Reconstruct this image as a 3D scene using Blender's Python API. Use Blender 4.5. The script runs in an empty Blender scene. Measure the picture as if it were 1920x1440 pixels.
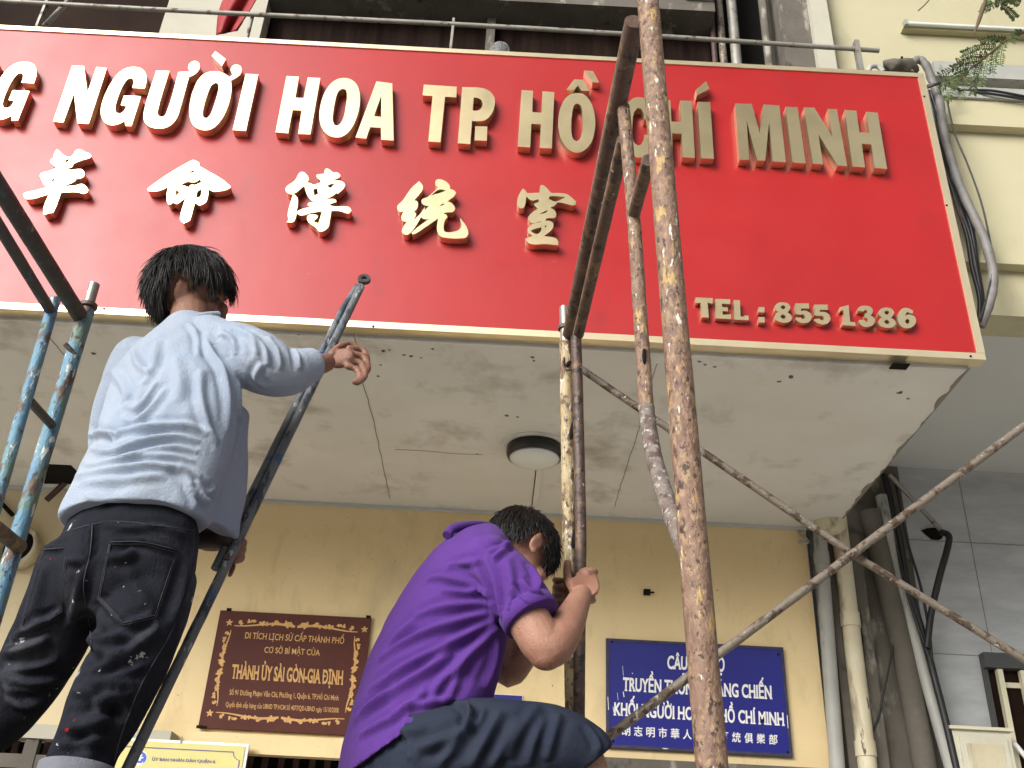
import bpy, bmesh, math, random
import numpy as np
from mathutils import Vector, Matrix
from mathutils.bvhtree import BVHTree
from mathutils.geometry import tessellate_polygon
random.seed(7); np.random.seed(7)
C = bpy.context.scene.collection
sc = bpy.context.scene
# ------------------------------------------------------------------ camera
FPX, PITCH, ROLL, YAW = 1874.6, math.radians(29.40), math.radians(2.958), math.radians(-0.045)
CAM = Vector((0, 0, 1.55))
def cam_axes():
    cy, sy = math.cos(YAW), math.sin(YAW); cp, sp = math.cos(PITCH), math.sin(PITCH); cr, sr = math.cos(ROLL), math.sin(ROLL)
    Ry = np.array([[cy, sy, 0], [-sy, cy, 0], [0, 0, 1]]); Rp = np.array([[1, 0, 0], [0, sp, -cp], [0, cp, sp]])
    Rr = np.array([[cr, -sr, 0], [sr, cr, 0], [0, 0, 1]])
    return Rr @ Rp @ Ry
AX = cam_axes()
cd = bpy.data.cameras.new('camera'); cam = bpy.data.objects.new('camera', cd); C.objects.link(cam)
cd.sensor_width = 36; cd.lens = 36 * FPX / 1920; cd.clip_end = 500; cd.clip_start = 0.05
r_, d_, f_ = [Vector(a) for a in AX]
m3 = Matrix((r_, -d_, -f_)).transposed()
cam.matrix_world = Matrix.Translation(CAM) @ m3.to_4x4()
sc.camera = cam
sc.cycles.caustics_reflective = False; sc.cycles.caustics_refractive = False
# ------------------------------------------------------------------ world, sun, exposure
sc.view_settings.view_transform = 'Standard'; sc.view_settings.look = 'None'; sc.view_settings.exposure = 1.38
SUN_EL, SUN_AZ = math.radians(27), math.radians(220)     # overcast sky, brightest behind the camera to the left
w = bpy.data.worlds.new('World'); sc.world = w; w.use_nodes = True
nt = w.node_tree; bg = nt.nodes['Background']
sky = nt.nodes.new('ShaderNodeTexSky'); sky.sky_type = 'NISHITA'; sky.sun_disc = False
sky.sun_elevation = SUN_EL; sky.sun_rotation = SUN_AZ; sky.dust_density = 6.0; sky.air_density = 1.0
hs = nt.nodes.new('ShaderNodeHueSaturation'); hs.inputs['Saturation'].default_value = 0.22
nt.links.new(sky.outputs[0], hs.inputs['Color']); nt.links.new(hs.outputs[0], bg.inputs['Color'])
bg.inputs['Strength'].default_value = 0.06
sd = bpy.data.lights.new('sun', 'SUN'); sd.energy = 1.5; sd.angle = math.radians(38); sd.color = (1, .97, .92)
so = bpy.data.objects.new('sun', sd); C.objects.link(so)
sdir = Vector((math.sin(SUN_AZ) * math.cos(SUN_EL), math.cos(SUN_AZ) * math.cos(SUN_EL), math.sin(SUN_EL)))
so.rotation_euler = sdir.to_track_quat('Z', 'Y').to_euler(); so.location = sdir * 30
# ------------------------------------------------------------------ points read off the photograph, each with its own real depth
def ray(px, py):
    return (r_ * ((px - 960) / FPX) + d_ * ((py - 720) / FPX) + f_)
def P(px, py, Y):
    d = ray(px, py); return CAM + d * (Y / d.y)
def PZ(px, py, Z):
    d = ray(px, py); return CAM + d * ((Z - CAM.z) / d.z)
def PX(px, py, X):
    d = ray(px, py); return CAM + d * (X / d.x)
def mpp(px, py, Y):                                     # metres per photo pixel there
    d = ray(px, py); return (Y / d.y) / FPX
# ------------------------------------------------------------------ materials
MATS = {}
def newmat(name):
    m = bpy.data.materials.new(name); m.use_nodes = True
    return m, m.node_tree, m.node_tree.nodes['Principled BSDF']
def mat(name, base, rough=.6, metal=0., var=None, vscale=4., flecks=(), bump=0., bscale=60., stretch=(1, 1, 1), spec=.5, rvar=0., detail=6):
    """base colour, a second colour mixed in by noise, then flecks = [(colour, scale, threshold, softness, stretch)]"""
    m, t, b = newmat(name); N = t.nodes; L = t.links
    tc = N.new('ShaderNodeTexCoord')
    def noise(scale, st, det=6, rgh=.6):
        mp = N.new('ShaderNodeMapping'); mp.inputs['Scale'].default_value = st; L.new(tc.outputs['Object'], mp.inputs['Vector'])
        n = N.new('ShaderNodeTexNoise'); n.inputs['Scale'].default_value = scale; n.inputs['Detail'].default_value = det; n.inputs['Roughness'].default_value = rgh
        L.new(mp.outputs[0], n.inputs['Vector']); return n
    col = None
    rgb = N.new('ShaderNodeRGB'); rgb.outputs[0].default_value = (*base, 1); col = rgb.outputs[0]
    if var:
        n = noise(vscale, stretch, detail); cr = N.new('ShaderNodeValToRGB'); cr.color_ramp.elements[0].position = .35; cr.color_ramp.elements[1].position = .68
        L.new(n.outputs['Fac'], cr.inputs[0]); mx = N.new('ShaderNodeMix'); mx.data_type = 'RGBA'
        L.new(cr.outputs[0], mx.inputs[0]); L.new(col, mx.inputs[6]); mx.inputs[7].default_value = (*var, 1); col = mx.outputs[2]
    for (fc, fs, th, sf, st) in flecks:
        n = noise(fs, st, 5, .62); mr = N.new('ShaderNodeMapRange'); mr.inputs[1].default_value = th; mr.inputs[2].default_value = th + sf
        L.new(n.outputs['Fac'], mr.inputs[0]); mx = N.new('ShaderNodeMix'); mx.data_type = 'RGBA'
        L.new(mr.outputs[0], mx.inputs[0]); L.new(col, mx.inputs[6]); mx.inputs[7].default_value = (*fc, 1); col = mx.outputs[2]
    L.new(col, b.inputs['Base Color'])
    b.inputs['Roughness'].default_value = rough; b.inputs['Metallic'].default_value = metal
    b.inputs['Specular IOR Level'].default_value = spec
    if rvar:
        n = noise(vscale * 2.3, stretch); mr = N.new('ShaderNodeMapRange'); mr.inputs[3].default_value = max(0.02, rough - rvar); mr.inputs[4].default_value = rough + rvar
        L.new(n.outputs['Fac'], mr.inputs[0]); L.new(mr.outputs[0], b.inputs['Roughness'])
    if bump:
        n = noise(bscale, stretch); bp = N.new('ShaderNodeBump'); bp.inputs['Strength'].default_value = bump; bp.inputs['Distance'].default_value = .01
        L.new(n.outputs['Fac'], bp.inputs['Height']); L.new(bp.outputs[0], b.inputs['Normal'])
    MATS[name] = m; return m
W1 = (1, 1, 1)
mat('red_panel', (.36, .0105, .0115), .42, var=(.31, .009, .0105), vscale=1.7, bump=.16, bscale=3.2, rvar=.10, spec=.45, flecks=[((.27, .012, .016), 5, .60, .2, (1, 1, .5)), ((.42, .05, .05), 34, .70, .03, (.3, 1, 1))])
b = MATS['red_panel'].node_tree.nodes['Principled BSDF']; b.inputs['Coat Weight'].default_value = .12; b.inputs['Coat Roughness'].default_value = .28; b.inputs['Coat IOR'].default_value = 1.5
mat('brass', (.86, .71, .43), .31, .90, var=(.78, .64, .385), vscale=6, rvar=.06, bump=.015, bscale=5, flecks=[((.80, .76, .66), 26, .70, .05, W1)])
mat('brass_trim', (.84, .72, .48), .32, .75, var=(.76, .64, .42), vscale=6, rvar=.08)
mat('soffit', (.71, .70, .66), .92, var=(.64, .625, .58), vscale=2.0, flecks=[((.34, .31, .26), 3.2, .54, .25, W1), ((.66, .625, .54), 5, .62, .15, W1)], bump=.25, bscale=9)
mat('ochre', (.77, .615, .355), .9, var=(.72, .56, .30), vscale=1.6, flecks=[((.50, .40, .23), 2.3, .53, .24, (1, 1, .6)), ((.60, .47, .26), 9, .56, .2, (1, 1, .35)), ((.24, .18, .11), 46, .665, .04, W1)], bump=.2, bscale=30)
mat('pale_wall', (.68, .58, .38), .9, var=(.63, .53, .34), vscale=1.6, flecks=[((.46, .38, .24), 2.6, .58, .22, (1, 1, .7))], bump=.15, bscale=30)
mat('cream_wall', (.47, .435, .285), .88, var=(.43, .395, .255), vscale=1.3, flecks=[((.30, .28, .19), 2.2, .58, .2, (1, 1, .6))], bump=.1, bscale=20)
mat('grey_soffit', (.53, .54, .52), .9, var=(.48, .49, .475), vscale=1.2, bump=.1, bscale=20)
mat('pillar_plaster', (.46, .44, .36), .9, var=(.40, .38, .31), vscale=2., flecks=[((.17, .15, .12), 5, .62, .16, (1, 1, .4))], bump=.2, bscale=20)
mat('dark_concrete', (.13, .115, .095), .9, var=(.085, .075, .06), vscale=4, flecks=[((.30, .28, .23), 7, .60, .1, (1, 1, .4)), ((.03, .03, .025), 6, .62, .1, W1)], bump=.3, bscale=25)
mat('black_wood', (.010, .006, .005), .8, spec=.03, var=(.024, .015, .012), vscale=3, stretch=(6, 1, .5), bump=.1)
mat('brown_glass', (.013, .007, .005), .7, spec=.04, var=(.025, .014, .010), vscale=2)
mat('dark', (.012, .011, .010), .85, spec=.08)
mat('crack', (.22, .20, .165), .95)
mat('rail_steel', (.30, .29, .26), .55, .3, var=(.22, .20, .17), vscale=8, flecks=[((.10, .06, .04), 22, 0.575, .06, W1)])
mat('rust_pole', (.135, .074, .052), .6, .0, var=(.25, .158, .105), vscale=60, stretch=(1, 1, .55), detail=9, rvar=.2,
    flecks=[((.30, .20, .11), 95, .52, .10, (1, 1, .6)), ((.40, .27, .10), 50, .60, .05, (1, 1, .28)), ((.050, .029, .022), 90, .56, .06, (1, 1, .6)), ((.58, .56, .50), 95, .63, .03, (1, 1, .28)), ((.19, .25, .21), 40, .675, .03, W1)], bump=.6, bscale=110)
mat('rust_yellow', (.34, .25, .115), .66, var=(.42, .35, .22), vscale=40, stretch=(1, 1, .45),
    flecks=[((.12, .07, .045), 45, .50, .08, (1, 1, .5)), ((.04, .025, .02), 70, .60, .05, (1, 1, .6)), ((.62, .60, .54), 70, .60, .03, (1, 1, .35))], bump=.6, bscale=90)
mat('rust_dark', (.060, .034, .028), .5, var=(.095, .056, .038), vscale=18, rvar=.2,
    flecks=[((.15, .09, .045), 22, 0.555, .06, W1), ((.018, .012, .012), 28, 0.555, .05, W1), ((.50, .47, .42), 30, 0.685, .02, W1)], bump=.45, bscale=60)
mat('rust_white', (.20, .175, .155), .7, var=(.10, .066, .053), vscale=34, flecks=[((.38, .36, .33), 60, .56, .06, W1), ((.085, .052, .042), 40, .56, .05, W1)], bump=.6, bscale=80)
mat('blue_pole', (.070, .19, .33), .55, var=(.12, .25, .30), vscale=14, stretch=(1, 1, .5), rvar=.15,
    flecks=[((.12, .19, .15), 22, .52, .07, (1, 1, .45)), ((.10, .065, .045), 26, .545, .05, (1, 1, .5)), ((.040, .028, .023), 44, .585, .05, (1, 1, .6)), ((.56, .58, .55), 40, .595, .03, (1, 1, .35))], bump=.6, bscale=80)
mat('black_bar', (.020, .020, .022), .5, var=(.035, .032, .030), vscale=12, flecks=[((.22, .20, .16), 24, 0.655, .03, W1), ((.03, .055, .08), 14, 0.575, .05, W1), ((.10, .05, .04), 30, 0.655, .03, W1)], bump=.4, bscale=60)
mat('grey_blue_bar', (.095, .105, .115), .55, var=(.14, .15, .155), vscale=22, stretch=(1, 1, .6), flecks=[((.03, .04, .055), 24, 0.535, .06, (1, 1, .5)), ((.38, .39, .39), 34, 0.615, .03, (1, 1, .5)), ((.035, .08, .17), 8, 0.595, .05, W1)], bump=.5, bscale=70)
mat('bare_steel', (.30, .28, .25), .4, .6, var=(.22, .20, .18), vscale=30, flecks=[((.5, .5, .48), 40, 0.615, .04, W1)])
mat('brace_steel', (.165, .135, .105), .55, .2, var=(.21, .18, .14), vscale=26, flecks=[((.07, .045, .03), 26, 0.505, .06, W1), ((.48, .45, .38), 44, 0.635, .03, W1)], bump=.4, bscale=70)
mat('pvc_cream', (.60, .55, .40), .6, var=(.52, .46, .31), vscale=6, flecks=[((.16, .12, .07), 6, 0.535, .12, (1, 1, .25)), ((.07, .05, .03), 20, 0.635, .05, (1, 1, .3))])
mat('pvc_grey', (.36, .36, .33), .55, var=(.30, .30, .28), vscale=5, flecks=[((.11, .11, .10), 8, 0.575, .1, (1, 1, .3))])
mat('conduit', (.22, .21, .20), .6, var=(.13, .12, .115), vscale=14, flecks=[((.09, .08, .07), 18, .63, .06, W1)], bump=.2, bscale=40)
mat('cable', (.012, .012, .013), .5)
mat('cable_brown', (.08, .035, .025), .6, var=(.03, .02, .018), vscale=20)
mat('brick_edge', (.36, .27, .235), .9, var=(.50, .42, .38), vscale=30, bump=.5)
mat('lamp_glass', (.74, .78, .76), .25, var=(.68, .72, .70), vscale=6)
mat('lamp_rim', (.010, .009, .009), .35)
mat('plaque_brown', (.092, .028, .021), .55, spec=.15, var=(.076, .023, .018), vscale=6, rvar=.08)
mat('gold_paint', (.62, .36, .11), .55, .0, var=(.50, .27, .08), vscale=30)
mat('plaque_blue', (.013, .014, .19), .30, var=(.015, .018, .21), vscale=4, flecks=[((.30, .32, .42), 9, .80, .02, (1, 1, .15))])
mat('blue_edge', (.02, .018, .06), .5, var=(.05, .045, .09), vscale=20, flecks=[((.5, .5, .52), 16, .70, .03, W1)])
mat('white_paint', (.78, .78, .77), .5)
mat('sign_yellow', (.58, .53, .19), .45, var=(.54, .49, .16), vscale=3)
mat('sign_violet', (.12, .08, .24), .5)
mat('sign_blue', (.03, .08, .45), .4)
mat('flag_red', (.30, .016, .018), .7, var=(.22, .012, .014), vscale=9)
mat('clear_plastic', (.75, .78, .82), .12)
MATS['clear_plastic'].node_tree.nodes['Principled BSDF'].inputs['Transmission Weight'].default_value = .85
mat('leaf', (.045, .095, .022), .55, var=(.07, .115, .03), vscale=8)
mat('twig', (.12, .075, .04), .8, var=(.07, .045, .025), vscale=12)
mat('bark', (.13, .11, .085), .9, var=(.08, .065, .05), vscale=6, stretch=(1, 1, .3), bump=.6, bscale=14)
mat('paving', (.50, .48, .44), .85, var=(.44, .42, .39), vscale=.8, flecks=[((.12, .115, .11), 4, .62, .1, W1)], bump=.3, bscale=30)
mat('asphalt', (.17, .168, .165), .8, var=(.14, .14, .138), vscale=2, bump=.4, bscale=80)
mat('skin', (.24, .122, .080), .58, var=(.185, .080, .050), vscale=22, bump=.35, bscale=160, flecks=[((.15, .062, .040), 60, .58, .1, W1)])
mat('skin_pale', (.34, .182, .124), .58, var=(.28, .128, .086), vscale=20, bump=.35, bscale=170, flecks=[((.25, .11, .075), 70, .58, .1, W1)])
for s in ('skin', 'skin_pale'):
    b = MATS[s].node_tree.nodes['Principled BSDF']; b.inputs['Subsurface Weight'].default_value = .12; b.inputs['Subsurface Radius'].default_value = (.012, .005, .003)
mat('hair', (.006, .005, .0045), .42, var=(.010, .008, .007), vscale=30, spec=.28)
mat('shirt_blue', (.262, .318, .408), .95, var=(.30, .338, .40), spec=.15, vscale=7, bump=.35, bscale=160, flecks=[((.55, .03, .03), 30, .835, .02, W1)])
mat('polo_purple', (.092, .034, .215), .95, spec=.12, var=(.078, .028, .185), vscale=6, bump=.4, bscale=220)
mat('jeans', (.0120, .0130, .0180), .95, spec=.05, var=(.026, .028, .037), vscale=5, stretch=(1, 1, .6), bump=.45, bscale=230,
    flecks=[((.085, .09, .105), 4.2, .545, .18, (1, 1, .7)), ((.42, .43, .44), 24, .665, .02, W1), ((.30, .018, .02), 13, .70, .012, W1)])
mat('jeans_cuff', (.12, .125, .15), .92, var=(.15, .16, .19), vscale=10, bump=.4, bscale=200)
mat('jeans_seam', (.036, .037, .045), .9, spec=.1, var=(.06, .06, .068), vscale=60)
mat('shorts_navy', (.020, .025, .042), .9, spec=.1, var=(.027, .033, .051), vscale=6, bump=.25, bscale=200)
mat('strap', (.020, .010, .008), .6, flecks=[((.6, .58, .5), 30, .78, .02, W1)])
mat('shoe', (.03, .03, .032), .7)
mat('meter_box', (.60, .58, .47), .6, var=(.52, .50, .40), vscale=6, flecks=[((.25, .20, .13), 12, .68, .06, W1)])
mat('window_steel', (.055, .057, .06), .5)
mat('bar_cream', (.62, .58, .42), .5, flecks=[((.12, .10, .07), 30, .74, .03, W1)])
mat('far_wall', (.40, .37, .31), .9, var=(.34, .31, .26), vscale=1.5)
mat('sandal', (.05, .04, .035), .7)
# tiled / veined grey cladding of the neighbour
m, t, b = newmat('grey_tile'); N, L = t.nodes, t.links
tc = N.new('ShaderNodeTexCoord'); mp = N.new('ShaderNodeMapping'); mp.inputs['Rotation'].default_value = (0, math.radians(20), 0); mp.inputs['Scale'].default_value = (.9, 1, 3.0)
n = N.new('ShaderNodeTexNoise'); n.inputs['Scale'].default_value = 3.2; n.inputs['Detail'].default_value = 8; n.inputs['Roughness'].default_value = .65
cr = N.new('ShaderNodeValToRGB'); e = cr.color_ramp.elements; e[0].position = .3; e[0].color = (.32, .335, .345, 1); e[1].position = .75; e[1].color = (.52, .535, .54, 1)
L.new(tc.outputs['Object'], mp.inputs[0]); L.new(mp.outputs[0], n.inputs['Vector']); L.new(n.outputs[0], cr.inputs[0]); L.new(cr.outputs[0], b.inputs['Base Color'])
b.inputs['Roughness'].default_value = .35; MATS['grey_tile'] = m
# cream wall's vertical runs of weather, soffit's edge dirt come from their own noise; polo fabric sheen
for s in ('shirt_blue', 'polo_purple'):
    b = MATS[s].node_tree.nodes['Principled BSDF']; b.inputs['Sheen Weight'].default_value = .06; b.inputs['Sheen Roughness'].default_value = .5

# ------------------------------------------------------------------ object helpers
def tag(o, label=None, cat=None, group=None, kind=None):
    if label: o['label'] = label
    if cat: o['category'] = cat
    if group: o['group'] = group
    if kind: o['kind'] = kind
    return o
def thing(name, loc, label, cat, group=None):
    o = bpy.data.objects.new(name, None); C.objects.link(o); o.location = loc; o.empty_display_size = .1
    bpy.context.view_layer.update() if False else None
    return tag(o, label, cat, group)
def wloc(o):
    l = Vector(o.location)
    while o.parent: o = o.parent; l += Vector(o.location)
    return l
class MB:
    """collects shapes given in world coordinates, then builds ONE mesh object"""
    def __init__(s): s.v = []; s.f = []; s.sm = []
    def add(s, vs, fs, smooth=False):
        o = len(s.v); s.v += [Vector(v) for v in vs]; s.f += [tuple(i + o for i in f) for f in fs]; s.sm += [smooth] * len(fs); return s
    def box(s, a, b, rot=None, pivot=None):
        (x0, y0, z0), (x1, y1, z1) = a, b
        x0, x1 = min(x0, x1), max(x0, x1); y0, y1 = min(y0, y1), max(y0, y1); z0, z1 = min(z0, z1), max(z0, z1)
        vs = [Vector(p) for p in ((x0, y0, z0), (x1, y0, z0), (x1, y1, z0), (x0, y1, z0), (x0, y0, z1), (x1, y0, z1), (x1, y1, z1), (x0, y1, z1))]
        if rot is not None: vs = [pivot + rot @ (v - pivot) for v in vs]
        return s.add(vs, [(0, 3, 2, 1), (4, 5, 6, 7), (0, 1, 5, 4), (1, 2, 6, 5), (2, 3, 7, 6), (3, 0, 4, 7)])
    def hexa(s, q0, q1):                                # two quads, front and back
        vs = list(q0) + list(q1)
        return s.add(vs, [(0, 1, 2, 3), (7, 6, 5, 4), (0, 4, 5, 1), (1, 5, 6, 2), (2, 6, 7, 3), (3, 7, 4, 0)])
    def tube(s, pts, rad, n=12, cap=True, wob=0.0, smooth=True):
        pts = [Vector(p) for p in pts]; k = len(pts)
        rad = rad if isinstance(rad, (list, tuple)) else [rad] * k
        up = None; rings = []
        for i, p in enumerate(pts):
            tg = (pts[min(i + 1, k - 1)] - pts[max(i - 1, 0)]).normalized()
            if up is None:
                up = tg.orthogonal().normalized()
            up = (up - tg * up.dot(tg)).normalized(); sd_ = tg.cross(up)
            rings.append([p + (up * math.cos(2 * math.pi * j / n) + sd_ * math.sin(2 * math.pi * j / n)) * rad[i] * (1 + random.uniform(-wob, wob)) for j in range(n)])
        vs = [v for r in rings for v in r]
        fs = [(i * n + j, i * n + (j + 1) % n, (i + 1) * n + (j + 1) % n, (i + 1) * n + j) for i in range(k - 1) for j in range(n)]
        s.add(vs, fs, smooth)
        if cap: s.add(rings[0], [tuple(range(n))[::-1]]); s.add(rings[-1], [tuple(range(n))])
        return s
    def ell(s, c, ax, n=16, m=10):                      # ellipsoid with axis vectors
        c = Vector(c); vs = [c + ax[2]]; fs = []
        for i in range(1, m):
            th = math.pi * i / m
            for j in range(n):
                ph = 2 * math.pi * j / n
                vs.append(c + ax[0] * math.sin(th) * math.cos(ph) + ax[1] * math.sin(th) * math.sin(ph) + ax[2] * math.cos(th))
        vs.append(c - ax[2]); q = len(vs) - 1
        for j in range(n): fs.append((0, 1 + j, 1 + (j + 1) % n)); fs.append((q, 1 + (m - 2) * n + (j + 1) % n, 1 + (m - 2) * n + j))
        for i in range(m - 2):
            for j in range(n): fs.append((1 + i * n + j, 1 + (i + 1) * n + j, 1 + (i + 1) * n + (j + 1) % n, 1 + i * n + (j + 1) % n))
        return s.add(vs, fs, True)
    def rings(s, rs, n=24):                             # rs = [(centre, u vector, v vector)] closed elliptical loft
        vs = []; k = len(rs)
        for c, u, v in rs:
            for j in range(n):
                a = 2 * math.pi * j / n; vs.append(Vector(c) + u * math.cos(a) + v * math.sin(a))
        fs = [(i * n + j, i * n + (j + 1) % n, (i + 1) * n + (j + 1) % n, (i + 1) * n + j) for i in range(k - 1) for j in range(n)]
        fs += [tuple(range(n))[::-1], tuple((k - 1) * n + j for j in range(n))]
        return s.add(vs, fs, True)
    def poly(s, loops, ext):                            # loops of world points (outer, holes), front face plus sides pushed by ext
        loops = [[Vector(p) for p in lp] for lp in loops]
        flat = [p for lp in loops for p in lp]; tri = tessellate_polygon(loops)
        nrm = -Vector(ext).normalized(); fs = []
        for t in tri:
            a, b_, c = [flat[i] for i in t]
            fs.append(tuple(t) if (b_ - a).cross(c - a).dot(nrm) > 0 else tuple(t)[::-1])
        s.add(flat, fs)
        for lp in loops:
            k = len(lp); vs = lp + [p + Vector(ext) for p in lp]
            s.add(vs, [(i, (i + 1) % k, k + (i + 1) % k, k + i) for i in range(k)])
        return s
    def build(s, name, m, parent=None, fixn=True):
        o0 = wloc(parent) if parent else Vector((0, 0, 0))
        me = bpy.data.meshes.new(name); me.from_pydata([v - o0 for v in s.v], [], s.f)
        me.polygons.foreach_set('use_smooth', s.sm)
        if fixn:
            bm = bmesh.new(); bm.from_mesh(me); bmesh.ops.recalc_face_normals(bm, faces=bm.faces); bm.to_mesh(me); bm.free()
        me.materials.append(MATS[m]); o = bpy.data.objects.new(name, me); C.objects.link(o)
        if parent: o.parent = parent
        return o
def smooth_loop(pts, sub=4, sharp=42):
    """closed Hermite outline; corners sharper than `sharp` degrees stay corners"""
    pts = [Vector((p[0], p[1])) for p in pts]; n = len(pts); out = []; T = []
    for i in range(n):
        a, b_, c = pts[i - 1], pts[i], pts[(i + 1) % n]
        d1, d2 = (b_ - a), (c - b_); ang = math.degrees(abs(d1.angle(d2))) if d1.length and d2.length else 0
        t = None if ang > sharp else ((d1.normalized() + d2.normalized()).normalized())
        T.append(t)
    for i in range(n):
        a, b_ = pts[i], pts[(i + 1) % n]; d = b_ - a; l = d.length
        ta = T[i] or d.normalized(); tb = T[(i + 1) % n] or d.normalized()
        out.append(a)
        if T[i] is None and T[(i + 1) % n] is None: continue
        for k in range(1, sub):
            t = k / sub; h1 = 2 * t**3 - 3 * t**2 + 1; h2 = -2 * t**3 + 3 * t**2; h3 = t**3 - 2 * t**2 + t; h4 = t**3 - t**2
            out.append(a * h1 + b_ * h2 + ta * (l * h3) + tb * (l * h4))
    return out
def catmull(pts, sub=6):
    pts = [Vector(p) for p in pts]; out = []
    for i in range(len(pts) - 1):
        p0, p1, p2, p3 = pts[max(i - 1, 0)], pts[i], pts[i + 1], pts[min(i + 2, len(pts) - 1)]
        for k in range(sub):
            t = k / sub
            out.append(.5 * ((2 * p1) + (p2 - p0) * t + (2 * p0 - 5 * p1 + 4 * p2 - p3) * t * t + (3 * p1 - p0 - 3 * p2 + p3) * t**3))
    out.append(pts[-1]); return out
def glyphs(string):
    cu = bpy.data.curves.new('lettering', 'FONT'); cu.body = string; cu.size = 1; cu.offset = .012; cu.resolution_u = 3
    ob = bpy.data.objects.new('lettering', cu); C.objects.link(ob)
    dg = bpy.context.evaluated_depsgraph_get(); me = bpy.data.meshes.new_from_object(ob.evaluated_get(dg))
    bpy.data.objects.remove(ob); bpy.data.curves.remove(cu); return me
def text_faces(string, embolden=0., serif=0.):
    """outline of a line of writing as flat polygons, cap height 1, width from 0 to w"""
    embolden = max(0., embolden - .012)
    me = glyphs(string.replace('Đ', 'D').replace('đ', 'd'))
    V = [v.co.copy() for v in me.vertices]; F = [tuple(p.vertices) for p in me.polygons]
    for i, ch in enumerate(string):                     # the bar of the barred D
        if ch in 'Đđ':
            pre = glyphs(string[:i].replace('Đ', 'D').replace('đ', 'd') + ('D' if ch == 'Đ' else 'd')); xr = max(v.co.x for v in pre.vertices); k = len(V)
            x0, x1, y0, y1 = (xr - .66, xr - .30, .335, .395) if ch == 'Đ' else (xr - .24, xr + .06, .60, .65)
            V += [Vector((x0, y0, .02)), Vector((x1, y0, .02)), Vector((x1, y1, .02)), Vector((x0, y1, .02))]; F.append((k, k + 1, k + 2, k + 3)); bpy.data.meshes.remove(pre)
    cap = .727
    if serif:                                           # slab feet on every stem end at the baseline and the cap line
        bm = bmesh.new(); bm.from_mesh(me); bmesh.ops.remove_doubles(bm, verts=bm.verts, dist=1e-5)
        for e_ in list(bm.edges):
            if len(e_.link_faces) != 1: continue
            a, b_ = e_.verts[0].co, e_.verts[1].co
            if abs(a.y - b_.y) > .004: continue
            ln = abs(a.x - b_.x)
            if not .05 < ln < .20: continue
            at_base = abs(a.y + .012) < .02; at_cap = abs(a.y - cap - .012) < .02
            if at_base or at_cap:
                x0, x1 = min(a.x, b_.x) - serif, max(a.x, b_.x) + serif; h = .055; y0 = a.y if at_base else a.y - h
                k = len(V); V += [Vector((x0, y0, .004)), Vector((x1, y0, .004)), Vector((x1, y0 + h, .004)), Vector((x0, y0 + h, .004))]; F.append((k, k + 1, k + 2, k + 3))
        bm.free()
    bpy.data.meshes.remove(me)
    if embolden:                                        # heavier strokes: the outline laid down again a hair to each side
        V0, F0 = list(V), list(F)
        for k, (dx, dy) in enumerate(((1, .0), (-1, .0), (.7, .6), (-.7, .6), (.7, -.6), (-.7, -.6))):
            o_ = len(V); V += [v + Vector((dx * embolden, dy * embolden, .0012 * (k + 1))) for v in V0]; F += [tuple(i + o_ for i in f) for f in F0]
    x0 = min(v.x for v in V); x1 = max(v.x for v in V)
    return [Vector(((v.x - x0) / (x1 - x0), v.y / cap, v.z)) for v in V], F
def text_on(name, string, bl, br, tl, lift, m, parent, embolden=0., serif=0.):
    """lay a line of writing on a surface: bl/br = ends of its baseline, tl = top of the capitals above bl (world points)"""
    V, F = text_faces(string, embolden, serif); bl, br, tl = Vector(bl), Vector(br), Vector(tl)
    n = (br - bl).cross(tl - bl).normalized()
    mb = MB(); mb.add([bl + (br - bl) * v.x + (tl - bl) * v.y + n * (lift + v.z * .1) for v in V], F)
    return mb.build(name, m, parent, fixn=False)
# ================================================================== the place: depths
YS = 3.20                                   # sign face
ZS = P(1100, 644, YS).z                     # underside of the canopy
YW = PZ(1070, 967, ZS).y                    # wall under the canopy
YT = YS - .04                               # front of the raised letters
print('ZS', ZS, 'YW', YW, P(960, 95, YS))
xs_r = P(1848, 676, YS).x; zs_b = P(1848, 676, YS).z; zs_t = P(1728, 139, YS).z
xs_l = -3.6
# ------------------------------------------------------------------ ground
mb = MB(); mb.add([(-60, -60, 0), (60, -60, 0), (60, 60, 0), (-60, 60, 0)], [(0, 1, 2, 3)]); tag(mb.build('road', 'asphalt'), kind='structure')
mb = MB(); mb.box((-40, -5.5, .004), (40, 12, .13)); tag(mb.build('pavement', 'paving'), kind='structure')
# ------------------------------------------------------------------ main building
B = thing('street_building', (0, YW, 0), 'yellow ochre building with a concrete canopy carrying the big red sign', 'building')
soff_r0 = PZ(1820, 690, ZS); soff_r1 = PZ(1570, 985, ZS)
x_wr = P(1532, 1200, YW).x
z_door = P(500, 1398, YW).z
door_xl = P(357, 1378, YW).x; xsplit = P(215, 1200, YW).x
mb = MB()
mb.box((xsplit, YW, z_door), (x_wr, YW + .25, ZS)); mb.box((P(1115, 1430, YW).x, YW + .002, 0), (x_wr, YW + .25, z_door - .001))
mb.build('wall', 'ochre', B)
MB().box((-6, YW + .003, z_door), (xsplit - .001, YW + .25, ZS)).build('wall', 'pale_wall', B)
mb = MB(); zl = P(500, 1383, YW).z
mb.box((door_xl, YW - .07, zl - .085), (P(1120, 1430, YW).x, YW - .001, zl)); mb.build('ledge', 'ochre', B)
mb = MB(); z2 = P(1300, 1434, YW).z
mb.box((P(1112, 1430, YW).x, YW - .09, z2 - .12), (x_wr + .02, YW - .002, z2)); mb.build('ledge', 'dark_concrete', B)
mb = MB(); mb.box((-6, YW + .26, 0), (x_wr, YW + .4, z_door)); mb.build('doorway_shade', 'dark', B)
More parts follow.
